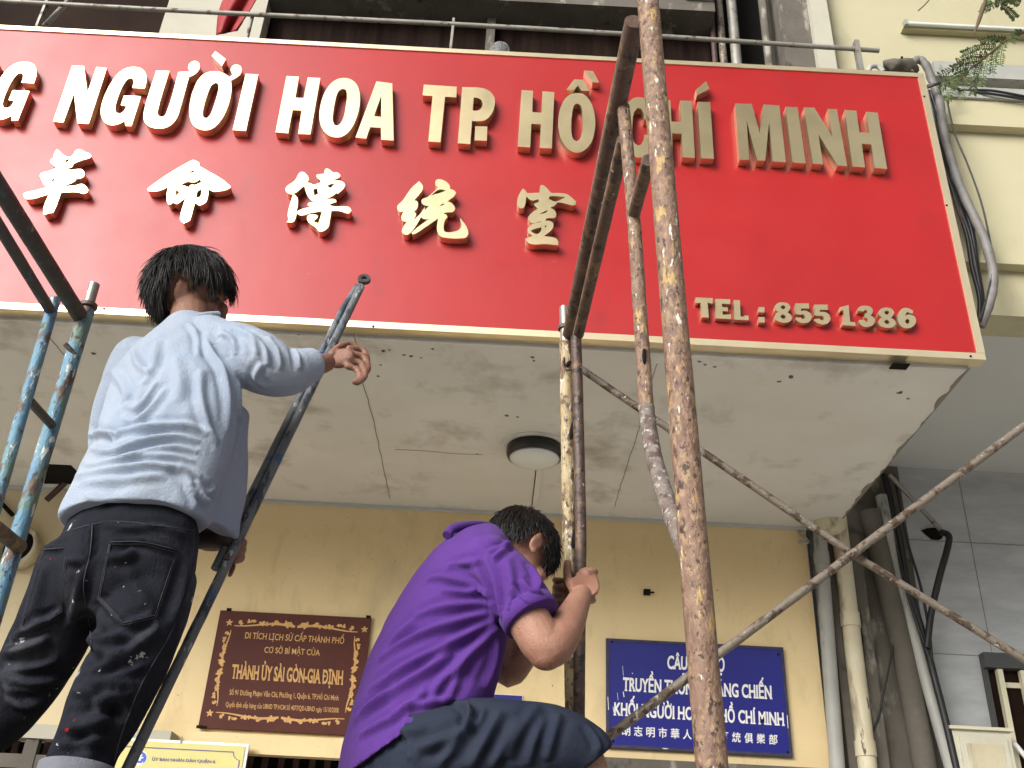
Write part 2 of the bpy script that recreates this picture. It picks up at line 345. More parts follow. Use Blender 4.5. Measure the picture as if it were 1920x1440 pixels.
# folding gate bars in the doorways
mb = MB()
for k in range(40):
    x = -3.2 + k * .075
    if x > P(1110, 1430, YW).x: break
    mb.box((x, YW + .17 + (k % 2) * .02, .05), (x + .028, YW + .19 + (k % 2) * .02, z_door - .01))
mb.build('folding_gate', 'cable_brown', B)
lp = P(120, 1372, YW)
mb = MB(); mb.box((-6, YW - .10, lp.z - .05), (P(330, 1390, YW).x, YW - .004, lp.z + .012)); mb.build('ledge', 'pillar_plaster', B)
mb = MB()
for px in (60, 165, 250):
    p = P(px, 1410, YW - .06); mb.box((p.x - .03, YW - .09, p.z - .5), (p.x + .03, YW - .05, lp.z - .052))
p = P(90, 1415, YW - .1); mb.box((-6, YW - .085, p.z - .06), (P(330, 1390, YW).x, YW - .055, p.z)); mb.build('shutter_frame', 'dark_concrete', B)
# canopy: slab with a soffit, upstand behind the sign
mb = MB(); yb = YW + .24
q = [Vector((-6, YS + .05, ZS)), Vector((soff_r0.x, YS + .05, ZS)), Vector((soff_r1.x, soff_r1.y + .0, ZS)), Vector((soff_r1.x, yb, ZS)), Vector((-6, yb, ZS))]
top = [v + Vector((0, 0, .14)) for v in q]; n_ = len(q)
mb.add(q + top, [tuple(range(n_))[::-1], tuple(range(n_, 2 * n_))] + [(i, (i + 1) % n_, n_ + (i + 1) % n_, n_ + i) for i in range(n_)])
mb.build('canopy', 'soffit', B)
mb = MB(); mb.box((-6, YS + .06, ZS + .141), (xs_r - .1, YS + .16, zs_t - .03)); mb.build('canopy_upstand', 'pillar_plaster', B)
# plaster joints and scars on the soffit
mb = MB()
def scar(pts, wd):
    mb = MB()
    pp = [PZ(x, y, ZS - .002) for x, y in pts]
    for a, b_ in zip(pp[:-1], pp[1:]):
        d = (b_ - a); 
        if d.length < 1e-5: continue
        s_ = Vector((-d.y, d.x, 0)).normalized() * wd * .5; mb.hexa([a - s_, b_ - s_, b_ + s_, a + s_], [v + Vector((0, 0, .0015)) for v in (a - s_, b_ - s_, b_ + s_, a + s_)])
    mb.build('plaster_crack', 'crack', B)
def jit(pts, n=8, a=1.2):
    out = []
    for (x0, y0), (x1, y1) in zip(pts[:-1], pts[1:]):
        for k in range(n): t = k / n; out.append((x0 + (x1 - x0) * t + random.uniform(-a, a), y0 + (y1 - y0) * t))
    return out + [pts[-1]]
scar(jit([(664, 625), (676, 700), (698, 780), (720, 880), (731, 935)]), .003)
scar(jit([(1232, 682), (1200, 800), (1165, 905), (1153, 950)]), .0025)
scar(jit([(742, 843), (800, 846), (850, 851), (905, 853)], a=2), .002)
scar(jit([(95, 635), (125, 672), (140, 690)]), .003)
for (x, y, s_) in [(718, 658, 8), (730, 657, 5), (757, 666, 5), (770, 668, 6), (790, 671, 6), (812, 655, 6), (714, 685, 4), (709, 706, 6), (998, 670, 7), (1000, 677, 4), (950, 780, 6), (970, 782, 5), (895, 852, 4), (1310, 678, 6), (1322, 684, 5), (1340, 688, 5), (1483, 707, 9), (1462, 716, 7), (1685, 737, 8), (1703, 748, 5), (1690, 735, 6), (665, 720, 5), (175, 663, 10), (560, 628, 4)]:
    pts = []
    for k in range(7):
        a = k / 7 * 6.283; rr = s_ * random.uniform(.3, .9); pts.append((x + rr * math.cos(a) * 1.0, y + rr * .42 * math.sin(a)))
    pp = [PZ(px, py, ZS - .002) for px, py in pts]; MB().poly([pp], (0, 0, .0015)).build('peeling_spot', 'dark_concrete' if s_ > 5 else 'crack', B)
mb = MB(); a = PZ(1675, 681, ZS - .004); mb.box((a.x, a.y - .0, ZS - .004), (a.x + .065, a.y + .045, ZS - .001)); mb.build('drain_hole', 'dark', B)
# dirty, chipped right edge of the soffit
mb = MB(); m_ = 90; inner = []; re_ = random.Random(21); ph = [re_.uniform(0, 6) for _ in range(6)]
for k in range(m_ + 1):
    t = k / m_; p = soff_r0.lerp(soff_r1, t)
    wv = .006 + .009 * max(0, math.sin(t * 9 + ph[0])) ** 2 +   .014 * max(0, math.sin(t * 23 + ph[1])) ** 3 + .003 * math.sin(t * 61 + ph[2]) + .002 * math.sin(t * 127 + ph[3]) + re_.uniform(-.002, .002)
    inner.append(Vector((p.x - max(.003, wv), p.y, ZS - .002)))
outer = [Vector((soff_r0.lerp(soff_r1, k / m_).x - .001, soff_r0.lerp(soff_r1, k / m_).y, ZS - .002)) for k in range(m_ + 1)]
mb.poly([outer + inner[::-1]], (0, 0, .0015)); mb.build('chipped_edge', 'crack', B)
# strip where soffit meets wall
mb = MB(); mb.box((-6, YW - .016, ZS - .018), (x_wr, YW - .001, ZS - .001)); mb.build('cornice_strip', 'grey_soffit', B)
# hole in the soffit at the left with a hanging bracket
mb = MB(); hole = [PZ(x, y, ZS - .003) for x, y in [(91, 871), (133, 873), (146, 886), (140, 908), (82, 907)]]
mb.poly([hole], (0, 0, .002)); mb.build('soffit_hole', 'dark', B)
mb = MB(); a, b_ = P(87, 938, YW - .08), P(122, 905, YW - .10); d = (b_ - a).normalized(); mb.tube([a, b_], .016, n=4); mb.build('iron_stub', 'cable_brown', B)
# upper floor wall behind the railing
YU = YW
zu0 = ZS + .14; zu1 = ZS + 6.0
def upx(px, py): return P(px, py, YU)
z_head = P(900, 20, YU).z
mb = MB()
xa, xb = upx(308, 30).x, upx(496, 30).x
mb.box((xa, YU, zu0), (xb, YU + .3, zu1))
mb.build('pillar', 'pillar_plaster', B)
mb = MB(); xr = upx(1337, 60).x
mb.box((xb + .003, YU - .10, z_head), (xr, YU + .3, zu1)); mb.build('lintel', 'dark_concrete', B)
mb = MB(); mb.box((-6, YU + .12, zu0), (xa - .002, YU + .2, zu1)); mb.build('window', 'brown_glass', B)
win = MB().box((xb + .004, YU + .12, zu0), (xr, YU + .2, z_head - .001)).build('window', 'black_wood', B)
a = upx(919, 60); MB().box((a.x - .03, YU + .05, zu0), (a.x + .03, YU + .119, z_head - .002)).build('mullion', 'dark_concrete', win)
MB().box((upx(1280, 20).x, YU - .13, upx(1300, 22).z), (xr - .01, YU - .101, upx(1300, 18).z + .02)).build('lintel_trim', 'pillar_plaster', B)
# recess and pilaster at the right end
xp0, xp1, xp2 = upx(1462, 60).x, upx(1515, 60).x, upx(1548, 60).x
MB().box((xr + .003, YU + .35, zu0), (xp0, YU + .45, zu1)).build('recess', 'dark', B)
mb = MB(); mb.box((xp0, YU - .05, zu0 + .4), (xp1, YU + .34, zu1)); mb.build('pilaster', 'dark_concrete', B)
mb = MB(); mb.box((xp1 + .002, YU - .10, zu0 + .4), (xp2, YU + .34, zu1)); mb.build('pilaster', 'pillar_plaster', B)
for px, w_, m_ in ((1356, .026, 'brace_steel'), (1380, .036, 'rail_steel'), (1340, .02, 'cable_brown'), (1440, .03, 'dark_concrete')):
    a = upx(px, 60); dp = MB().tube([(a.x, YU + .05, zu0), (a.x - .0, YU + .05, zu1)], w_, n=12).build('downpipe', m_)
    tag(dp, {1356: 'slim stained pipe in the dark recess above the sign, left of the grey one', 1380: 'thicker grey pipe in the dark recess above the sign', 1340: 'rusty brown pipe at the edge of the dark upstairs window', 1440: 'stained pipe beside the pilaster above the sign'}[px], 'pipe', 'pipes in the upstairs recess')
# ------------------------------------------------------------------ balcony railing on the canopy
YR = YS + .32
R_ = thing('balcony_railing', P(850, 85, YR), 'thin grey pipe railing running above the red sign', 'railing')
za = P(850, 47, YR).z; zb = zs_t - .1
MB().tube(catmull([(-4.2, YR, za + .012), (-2, YR, za), (0, YR, za + .005), P(1648, 95, YR)], 4), .0125, n=10).build('top_rail', 'rail_steel', R_)
for px, py in ((80, 20), (848, 60)):
    x = P(px, py, YR).x; MB().box((x - .006, YR - .004, zb), (x + .006, YR + .028, za + .05)).build('post', 'rail_steel', R_)
x = P(468, 40, YR).x; MB().tube([(x, YR + .02, zb), (x, YR + .02, za + .03)], .010, n=8).build('post', 'rail_steel', R_)
x = P(1610, 110, YR).x; MB().box((x - .012, YR - .016, zb), (x + .012, YR + .016, za + .03)).build('post', 'rail_steel', R_)
x = P(75, 10, YR).x; MB().tube([(x - .05, YR - .05, zb), (x + .07, YR + .1, za + .16)], .013, n=8).build('stay', 'rail_steel', R_)
# ------------------------------------------------------------------ flag
fl = [(410, -40), (428, 0), (405, 58), (420, 60), (450, 42), (470, 30), (483, 15), (486, -40)]
mb = MB(); nx, nz = 16, 18; vs = []
for j in range(nz + 1):
    for i in range(nx + 1):
        u, v = i / nx, j / nz
        lx = 432 - 28 * v + 3 * math.sin(v * 7); rx = 490 - 75 * max(0, v - .35) ** 1.15; p = P(lx + (rx - lx) * u, -60 + 118 * v + 8 * (1 - u) * v, YR + .14 + .03 * math.sin(u * 9 + v * 3) * (0.4 + v)); vs.append(p)
mb.add(vs, [(j * (nx + 1) + i, j * (nx + 1) + i + 1, (j + 1) * (nx + 1) + i + 1, (j + 1) * (nx + 1) + i) for j in range(nz) for i in range(nx)], True)
fo = mb.build('flag', 'flag_red'); tag(fo, 'furled red flag hanging behind the railing above the sign', 'flag')
so_ = fo.modifiers.new('thick', 'SOLIDIFY'); so_.thickness = .003
# clear plastic cup upside down on the sign's top edge
c = P(938, 92, YS + .10); mb = MB(); pr = [(.046, -.05), (.046, .0), (.042, .018), (.03, .032), (.012, .038)]
vs = [Vector((c.x + r * math.cos(k / 16 * 6.2832), c.y + r * math.sin(k / 16 * 6.2832), c.z - .012 + h)) for r, h in pr for k in range(16)]
mb.add(vs, [(i * 16 + j, i * 16 + (j + 1) % 16, (i + 1) * 16 + (j + 1) % 16, (i + 1) * 16 + j) for i in range(4) for j in range(16)] + [tuple(64 + j for j in range(16))], True)
cup = thing('plastic_cup', c, 'clear domed plastic cup standing on top of the sign', 'cup')
mb.build('cup_dome', 'clear_plastic', cup); MB().tube([c + Vector((0, 0, -.05)), c + Vector((.002, 0, .034))], .004, n=6).build('straw', 'sign_blue', cup)
# ------------------------------------------------------------------ red sign with raised letters
S = thing('shop_sign', (0, YS, ZS), 'long red sign board with raised brass letters on the canopy front', 'sign')
MB().box((xs_l, YS, zs_b + .003), (xs_r - .002, YS + .045, zs_t - .003)).build('panel', 'red_panel', S)
tw = .028
MB().box((xs_l, YS - .006, zs_t - .024), (xs_r - .0, YS + .05, zs_t)).build('trim', 'brass_trim', S)
MB().box((xs_l, YS - .006, zs_b), (xs_r, YS + .05, zs_b + tw)).build('trim', 'brass_trim', S)
MB().box((xs_r - tw, YS - .0065, zs_b + tw + .001), (xs_r + .001, YS + .05, zs_t - .025)).build('trim', 'brass_trim', S)
mb = MB()
for px, py in ((195, 579), (700, 612), (1733, 181), (1775, 385), (1820, 668)):
    p = P(px, py, YS - .0065); MB().ell(p, [Vector((.005, 0, 0)), Vector((0, .004, 0)), Vector((0, 0, .005))], 8, 6).build('screw', 'dark', S)
def letter(polys, org, scl, name='letter', depth=.038, shift=None, smooth=True, sharp=42):
    """polys = [(outer, [holes])] traced at org + point/scl"""
    mb = MB()
    for outer, holes in polys:
        loops = []
        for lp in [outer] + list(holes):
            l2 = smooth_loop(lp, 4, sharp) if smooth else [Vector(p) for p in lp]
            pp = [P(org[0] + v[0] / scl, org[1] + v[1] / scl, YT) for v in l2]
            if shift: pp = [v + shift for v in pp]
            loops.append(pp)
        mb.poly(loops, (0, depth + .001, 0))
    return mb.build(name, 'brass', S, fixn=False)
c1, s1 = (0, 90), 1920 / 380
G = [(1370, 383), (1388, 310), (1385, 260), (1365, 215), (1325, 188), (1245, 180), (1175, 200), (1110, 250), (1050, 335), (1000, 430), (965, 530), (955, 600), (965, 660), (995, 705), (1040, 728), (1090, 728), (1140, 712), (1183, 688), (1188, 737), (1245, 738), (1335, 458), (1175, 450), (1145, 542), (1197, 548), (1185, 580), (1160, 610), (1125, 620), (1098, 608), (1090, 575), (1100, 520), (1130, 430), (1170, 345), (1210, 295), (1245, 283), (1265, 300), (1265, 330), (1253, 376)]
letter([(G, [])], c1, s1)
pt = lambda x, y: P(c1[0] + x / s1, c1[1] + y / s1, YT)
sh = pt(118, 660) - pt(1186, 732); sh.y = 0; sh.z = pt(120, 640).z - pt(1188, 690).z
letter([(G, [])], c1, s1, shift=sh)
Nn = [(685, 165), (795, 172), (828, 425), (915, 180), (1012, 190), (840, 717), (735, 712), (700, 430), (600, 703), (503, 697)]
letter([(Nn, [])], c1, s1, smooth=False)
letter([(Nn, [])], c1, s1, smooth=False, shift=Vector((pt(-20, 165).x - pt(1012, 190).x, 0, sh.z * 1.5)))
letter([([(1480, 213), (1605, 218), (1495, 590), (1492, 620), (1505, 643), (1530, 652), (1558, 642), (1580, 605), (1690, 228), (1797, 220), (1783, 190), (1790, 155), (1820, 128), (1855, 122), (1885, 140), (1892, 180), (1875, 220), (1835, 255), (1790, 275), (1710, 560), (1685, 640), (1640, 710), (1580, 750), (1510, 762), (1430, 750), (1380, 715), (1360, 660), (1365, 600)], [])], c1, s1)
c2, s2 = (360, 90), 4.8
letter([([(220, 210), (275, 222), (315, 245), (338, 262), (365, 238), (345, 195), (365, 160), (400, 148), (435, 160), (447, 195), (435, 235), (395, 268), (350, 293), (355, 350), (350, 420), (325, 520), (285, 610), (235, 680), (180, 725), (120, 740), (60, 728), (12, 695), (-12, 645), (-24, 580), (-15, 480), (10, 385), (60, 280), (110, 232), (165, 212)],
         [[(215, 310), (238, 325), (240, 365), (225, 430), (195, 530), (165, 600), (140, 630), (115, 632), (98, 615), (97, 570), (115, 490), (145, 400), (175, 335)]]),
        ([(210, 28), (305, 100), (268, 163), (178, 70)], [])], c2, s2)
letter([([(483, 232), (597, 238), (485, 745), (367, 738)], [])], c2, s2, smooth=False)
letter([([(850, 252), (962, 258), (930, 447), (1005, 450), (1042, 265), (1155, 270), (1065, 777), (955, 772), (987, 562), (905, 558), (865, 767), (752, 757)], [])], c2, s2, smooth=False)
letter([([(1370, 270), (1430, 283), (1480, 325), (1508, 400), (1510, 500), (1490, 600), (1455, 690), (1400, 765), (1340, 800), (1280, 803), (1220, 780), (1175, 730), (1150, 660), (1147, 580), (1165, 480), (1205, 380), (1260, 310), (1315, 278)],
         [[(1365, 368), (1388, 380), (1395, 420), (1385, 520), (1365, 620), (1335, 680), (1305, 700), (1280, 690), (1267, 650), (1272, 570), (1290, 470), (1315, 395), (1340, 372)]])], c2, s2)
letter([([(1660, 300), (1802, 318), (1815, 833), (1702, 825), (1700, 717), (1603, 712), (1568, 815), (1472, 805)], [[(1704, 425), (1702, 620), (1638, 612)]])], c2, s2, smooth=False)
c3, s3 = (780, 120), 16 / 3
letter([([(78, 205), (408, 227), (403, 333), (290, 327), (245, 783), (123, 775), (165, 320), (65, 313)], [])], c3, s3, smooth=False)
letter([([(462, 230), (640, 237), (700, 252), (755, 290), (785, 340), (788, 400), (770, 470), (735, 525), (690, 560), (630, 572), (560, 570), (543, 800), (418, 792)], [[(577, 335), (620, 340), (650, 358), (665, 395), (655, 435), (630, 460), (600, 467), (567, 465)]])], c3, s3)
letter([([(592, 622), (713, 625), (708, 768), (585, 762)], [])], c3, s3, 'full_stop', smooth=False)
letter([([(1055, 260), (1170, 268), (1163, 480), (1255, 487), (1265, 273), (1383, 280), (1358, 845), (1237, 838), (1248, 603), (1153, 597), (1142, 832), (1017, 825)], [])], c3, s3, smooth=False)
letter([([(1610, 290), (1670, 300), (1720, 340), (1760, 410), (1785, 500), (1793, 600), (1780, 700), (1750, 790), (1700, 850), (1640, 882), (1580, 882), (1520, 850), (1465, 780), (1432, 690), (1422, 600), (1430, 500), (1455, 410), (1500, 335), (1555, 298)],
         [[(1612, 395), (1640, 410), (1658, 450), (1665, 520), (1668, 620), (1655, 700), (1635, 755), (1605, 773), (1575, 755), (1555, 690), (1553, 600), (1560, 500), (1575, 430), (1590, 403)]]),
        ([(1582, 153), (1670, 157), (1732, 270), (1655, 267), (1620, 212), (1580, 262), (1503, 257)], []), ([(1680, 65), (1770, 70), (1832, 185), (1765, 182)], [])], c3, s3)
c4, s4 = (1160, 140), 1920 / 540
letter([([(130, 150), (190, 165), (230, 210), (243, 280), (240, 300), (170, 298), (167, 260), (150, 228), (125, 222), (103, 250), (93, 320), (92, 400), (103, 450), (128, 472), (150, 465), (168, 430), (172, 400), (245, 405), (240, 450), (215, 510), (180, 545), (130, 552), (85, 535), (45, 480), (25, 400), (22, 330), (32, 250), (60, 190), (95, 158)], [])], c4, s4)
letter([([(270, 165), (345, 170), (352, 312), (415, 315), (410, 172), (487, 175), (508, 555), (425, 550), (420, 393), (357, 391), (360, 550), (285, 545)], [])], c4, s4, smooth=False)
letter([([(527, 180), (610, 183), (635, 560), (550, 557)], []), ([(583, 42), (605, 95), (522, 137), (513, 103)], [])], c4, s4, smooth=False)
letter([([(778, 192), (888, 195), (940, 388), (965, 198), (1072, 205), (1115, 583), (1027, 578), (1003, 318), (977, 573), (925, 572), (853, 305), (870, 568), (807, 568)], [])], c4, s4, smooth=False)
letter([([(1112, 213), (1193, 217), (1247, 592), (1160, 585)], [])], c4, s4, smooth=False)
letter([([(1235, 218), (1305, 220), (1425, 415), (1395, 228), (1455, 230), (1523, 610), (1460, 605), (1333, 400), (1362, 598), (1295, 593)], [])], c4, s4, smooth=False)
letter([([(1507, 235), (1585, 240), (1605, 385), (1670, 387), (1650, 247), (1727, 253), (1790, 628), (1707, 622), (1685, 465), (1620, 460), (1643, 618), (1560, 612)], [])], c4, s4, smooth=False)
c5, s5 = (1280, 540), 1920 / 580; D5 = .024
def small(polys, name='letter', smooth=True):
    global YT
    y0 = YT; YT = YS - D5; letter(polys, c5, s5, name, D5 - .002, smooth=smooth, sharp=50); YT = y0
small([([(80, 58), (187, 63), (186, 97), (168, 95), (155, 90), (162, 183), (120, 182), (110, 88), (98, 95), (82, 92)], [])], smooth=False)
small([([(203, 67), (295, 70), (295, 100), (243, 97), (246, 118), (280, 120), (281, 145), (247, 143), (249, 165), (301, 163), (300, 193), (205, 187)], [])], smooth=False)
small([([(317, 75), (355, 76), (360, 177), (385, 178), (380, 170), (410, 172), (410, 200), (322, 196)], [])], smooth=False)
small([([(472, 118), (508, 118), (508, 152), (472, 150)], [])], 'colon_dot', False); small([([(472, 180), (508, 180), (510, 215), (474, 213)], [])], 'colon_dot', False)
E8 = ([(620, 88), (655, 97), (670, 118), (660, 140), (648, 150), (670, 165), (680, 185), (668, 205), (640, 215), (610, 212), (580, 200), (568, 180), (578, 160), (595, 148), (575, 135), (570, 115), (588, 95)], [[(622, 106), (638, 115), (632, 132), (615, 130), (607, 115)], [(620, 163), (640, 175), (636, 190), (618, 190), (606, 175)]])
F5 = [(700, 95), (782, 95), (785, 127), (735, 127), (735, 142), (760, 140), (790, 155), (802, 180), (790, 205), (760, 218), (725, 212), (700, 195), (700, 183), (735, 182), (742, 192), (757, 190), (760, 175), (748, 163), (730, 165), (700, 160)]
mv = lambda l, dx, dy: [(x + dx, y + dy) for x, y in l]
small([E8], 'numeral'); small([(F5, [])], 'numeral'); small([(mv(F5, 117, 8), [])], 'numeral')
small([([(975, 120), (1030, 105), (1040, 210), (1070, 212), (1075, 235), (992, 230), (990, 208), (1005, 208), (998, 138), (980, 140)], [])], 'numeral', False)
small([([(1085, 130), (1100, 115), (1135, 110), (1170, 120), (1182, 140), (1175, 160), (1165, 168), (1188, 185), (1193, 208), (1180, 230), (1145, 242), (1110, 232), (1090, 210), (1095, 198), (1130, 200), (1140, 212), (1150, 205), (1148, 190), (1130, 183), (1130, 160), (1145, 155), (1145, 140), (1130, 135), (1122, 145), (1090, 142)], [])], 'numeral')
small([(mv(E8[0], 644, 33), [mv(h, 644, 33) for h in E8[1]])], 'numeral')
small([([(1430, 140), (1400, 125), (1370, 125), (1345, 145), (1333, 180), (1340, 215), (1360, 240), (1395, 250), (1430, 238), (1447, 215), (1445, 185), (1425, 168), (1395, 165), (1382, 172), (1388, 155), (1398, 148), (1405, 155), (1428, 158)], [[(1393, 190), (1408, 200), (1405, 220), (1390, 222), (1380, 205)]])], 'numeral')
HZ = [
 ((30, 270), 9.0, [([(690, 88), (850, 210), (935, 210), (1010, 105), (1050, 88), (1110, 100), (1160, 135), (1220, 150), (1260, 180), (1270, 210), (1240, 235), (1120, 270), (965, 345), (950, 380), (890, 405), (860, 410), (875, 430), (1090, 425), (1130, 445), (1155, 490), (1150, 540), (1110, 570), (1000, 592), (1000, 620), (940, 655), (780, 715), (1000, 700), (1100, 675), (1140, 685), (1200, 740), (1215, 785), (1200, 815), (1160, 835), (1110, 835), (1060, 815), (760, 820), (660, 1090), (620, 1155), (555, 1165), (480, 1192), (460, 1180), (465, 1080), (555, 845), (190, 928), (150, 910), (120, 850), (150, 825), (340, 780), (560, 715), (510, 715), (475, 690), (430, 600), (405, 540), (420, 500), (470, 475), (580, 450), (690, 400), (640, 360), (580, 300), (585, 270), (625, 240), (650, 150)],
   [[(820, 310), (850, 262), (910, 250), (890, 285), (845, 312)], [(512, 505), (600, 470), (725, 445), (715, 462), (600, 490), (520, 512)], [(585, 630), (600, 600), (665, 578), (645, 625)], [(838, 548), (850, 530), (915, 515), (890, 532)]])]),
 ((270, 290), 9.6, [([(880, 95), (920, 105), (990, 145), (1000, 170), (998, 205), (1545, 555), (1560, 580), (1540, 605), (1320, 662), (1240, 662), (1170, 622), (1135, 810), (1110, 860), (1000, 918), (915, 868), (845, 1130), (830, 1175), (715, 1238), (655, 1180), (650, 1130), (750, 768), (600, 882), (570, 882), (520, 860), (475, 895), (435, 888), (415, 850), (425, 620), (440, 590), (710, 430), (695, 425), (430, 580), (350, 620), (270, 650), (130, 662), (70, 645), (58, 615), (80, 595), (830, 115)],
   [[(800, 335), (860, 290), (890, 285), (915, 318)], [(655, 552), (740, 500), (790, 488), (930, 492), (1000, 442), (1040, 492), (910, 545), (850, 540), (805, 590), (750, 565)], [(570, 622), (640, 680), (572, 745)], [(940, 768), (960, 665), (1000, 635), (1042, 628), (1020, 740), (985, 770)]])]),
 ((520, 300), 9.0, [([(430, 200), (470, 220), (525, 300), (525, 345), (495, 382), (560, 388), (600, 412), (735, 378), (730, 355), (660, 275), (665, 245), (790, 230), (805, 160), (835, 143), (880, 160), (945, 208), (1000, 205), (1050, 235), (1065, 270), (1040, 300), (890, 352), (1040, 345), (1110, 370), (1145, 420), (1130, 465), (1020, 570), (1000, 555), (920, 615), (770, 670), (930, 655), (985, 670), (998, 705), (880, 750), (910, 772), (1180, 785), (1225, 805), (1250, 850), (1215, 900), (1170, 900), (1080, 870), (1000, 858), (910, 860), (880, 1050), (855, 1140), (730, 1210), (690, 1195), (660, 1150), (560, 1080), (505, 1010), (505, 950), (530, 925), (640, 920), (685, 940), (670, 980), (605, 1035), (695, 1068), (755, 865), (560, 895), (405, 935), (350, 915), (328, 880), (350, 855), (540, 795), (810, 705), (545, 785), (515, 760), (515, 735), (540, 720), (640, 700), (570, 680), (510, 600), (475, 510), (455, 435), (255, 575), (190, 565), (140, 510), (140, 475), (300, 340), (370, 220), (400, 203)],
   [[(605, 498), (720, 460), (675, 490), (690, 570), (625, 600)], [(845, 440), (870, 415), (970, 402), (895, 472)]]),
   ([(268, 570), (320, 610), (345, 655), (330, 830), (285, 1030), (250, 1050), (155, 1048), (185, 1015), (175, 930), (215, 740)], [])]),
 ((735, 325), 1646 / 160, [([(520, 150), (570, 200), (598, 260), (590, 310), (430, 520), (480, 535), (503, 580), (480, 680), (425, 745), (460, 770), (462, 810), (415, 905), (560, 760), (635, 640), (625, 715), (712, 630), (640, 620), (580, 580), (568, 530), (590, 495), (680, 460), (885, 275), (840, 220), (840, 150), (880, 115), (940, 115), (1040, 160), (1110, 230), (1120, 300), (1200, 330), (1238, 375), (1215, 420), (1070, 540), (1130, 560), (1200, 630), (1215, 690), (1170, 745), (1080, 750), (985, 770), (1050, 800), (1070, 845), (1020, 910), (1005, 1110), (1020, 1125), (1220, 1120), (1300, 1080), (1335, 1020), (1310, 860), (1420, 1000), (1460, 1090), (1470, 1170), (1430, 1235), (1370, 1250), (1020, 1240), (930, 1210), (880, 1140), (865, 1040), (890, 870), (640, 1040), (430, 1170), (390, 1175), (375, 1145), (500, 1035), (745, 855), (690, 880), (610, 880), (560, 845), (450, 1030), (350, 1150), (280, 1185), (210, 1155), (190, 1110), (285, 930), (210, 920), (178, 860), (220, 735), (150, 745), (105, 690), (105, 630), (200, 530), (370, 290)],
   [[(755, 425), (900, 315), (1045, 325), (960, 365)], [(912, 640), (960, 595), (1005, 578), (1000, 605)]])]),
 ((955, 335), 1440 / 140, [([(605, 122), (660, 130), (730, 190), (810, 270), (940, 275), (1110, 298), (1230, 390), (1285, 440), (1275, 500), (1220, 515), (1040, 470), (920, 465), (885, 510), (790, 560), (880, 620), (905, 700), (870, 755), (770, 760), (710, 770), (700, 810), (790, 815), (840, 850), (850, 920), (810, 990), (670, 1105), (860, 1135), (915, 1165), (943, 1220), (940, 1285), (700, 1260), (400, 1255), (340, 1210), (305, 1160), (330, 1145), (430, 1110), (430, 1085), (375, 1050), (352, 1000), (375, 930), (450, 875), (620, 835), (600, 828), (445, 862), (400, 835), (355, 770), (375, 720), (545, 575), (465, 490), (575, 440), (555, 395), (430, 420), (330, 345), (310, 470), (285, 555), (225, 575), (165, 535), (150, 440), (190, 300), (255, 190), (300, 215), (345, 278), (580, 270), (595, 150)],
   [[(760, 385), (775, 345), (840, 335), (1080, 355), (890, 440)], [(575, 685), (640, 650), (720, 610), (738, 628), (700, 655)], [(412, 1000), (500, 965), (620, 935), (610, 1000), (575, 1050), (520, 1065), (460, 1045)], [(680, 940), (690, 905), (718, 898), (700, 935)]])]),
]
for org, sc_, polys in HZ: letter(polys, org, sc_, 'character', depth=.036, sharp=55)
# ------------------------------------------------------------------ ceiling lamp, vent, small wall things
c = PZ(1003, 838, ZS); L_ = thing('ceiling_lamp', (c.x, c.y, ZS), 'round ceiling lamp with black rim and milky glass under the canopy', 'lamp')
rx = .128
def disc_rings(cx, cy, prof, n=40):
    return [(Vector((cx, cy, z)), Vector((r, 0, 0)), Vector((0, r, 0))) for r, z in prof]
MB().rings(disc_rings(c.x, c.y, [(rx * 1.22, ZS - .0008), (rx * 1.20, ZS - .004), (rx * 1.05, ZS - .005)]), 40).build('base_ring', 'soffit', L_)
MB().rings(disc_rings(c.x, c.y, [(rx, ZS - .006), (rx * 1.01, ZS - .035), (rx * .96, ZS - .055), (rx * .90, ZS - .058)]), 40).build('rim', 'lamp_rim', L_)
MB().rings(disc_rings(c.x, c.y, [(rx * .89, ZS - .0585), (rx * .84, ZS - .067), (rx * .66, ZS - .075), (rx * .40, ZS - .080), (rx * .12, ZS - .082), (.001, ZS - .0821)]), 40).build('glass_bowl', 'lamp_glass', L_)
a, b_ = PZ(1013, 868, ZS - .008), PZ(1004, 966, ZS - .008)
cc = MB(); cc.box((a.x - .013, c.y + .12, ZS - .010), (a.x + .013, YW - .017, ZS - .0012))
tag(cc.build('cable_cover', 'soffit'), 'flat cable cover on the soffit between the round lamp and the yellow wall', 'cable cover')
mb = MB(); mb.tube([(a.x - .016, c.y + .12, ZS - .003), (a.x - .016, YW - .018, ZS - .003)], .0022, n=5)
tag(mb.build('lamp_wire', 'cable'), 'thin black wire beside the flat cable cover behind the round lamp', 'wire')
# vent ring at the left, fixed on the wall
c = P(40, 1031, YW); V_ = thing('wall_vent', c, 'round vent pipe end sticking out of the wall behind the blue scaffold', 'vent')
r0 = .112
ri = [(Vector((c.x, YW - y_, c.z)), Vector((r, 0, 0)), Vector((0, 0, r))) for r, y_ in ((r0, .003), (r0, .075), (r0 * .97, .08), (r0 * .80, .08), (r0 * .78, .07), (r0 * .78, .012))]
MB().rings(ri, 36).build('rim', 'pvc_cream', V_)
MB().rings([(Vector((c.x, YW - .0135, c.z)), Vector((r0 * .775, 0, 0)), Vector((0, 0, r0 * .775))), (Vector((c.x, YW - .014, c.z)), Vector((r0 * .77, 0, 0)), Vector((0, 0, r0 * .77)))], 30).build('opening', 'dark', V_)
a, b_ = P(-5, 935, YW - .03), P(24, 966, YW - .015)
tag(MB().tube([a, b_], .012, n=6).build('iron_hook', 'dark'), 'dark iron stub poking out of the wall above the round vent', 'hook')
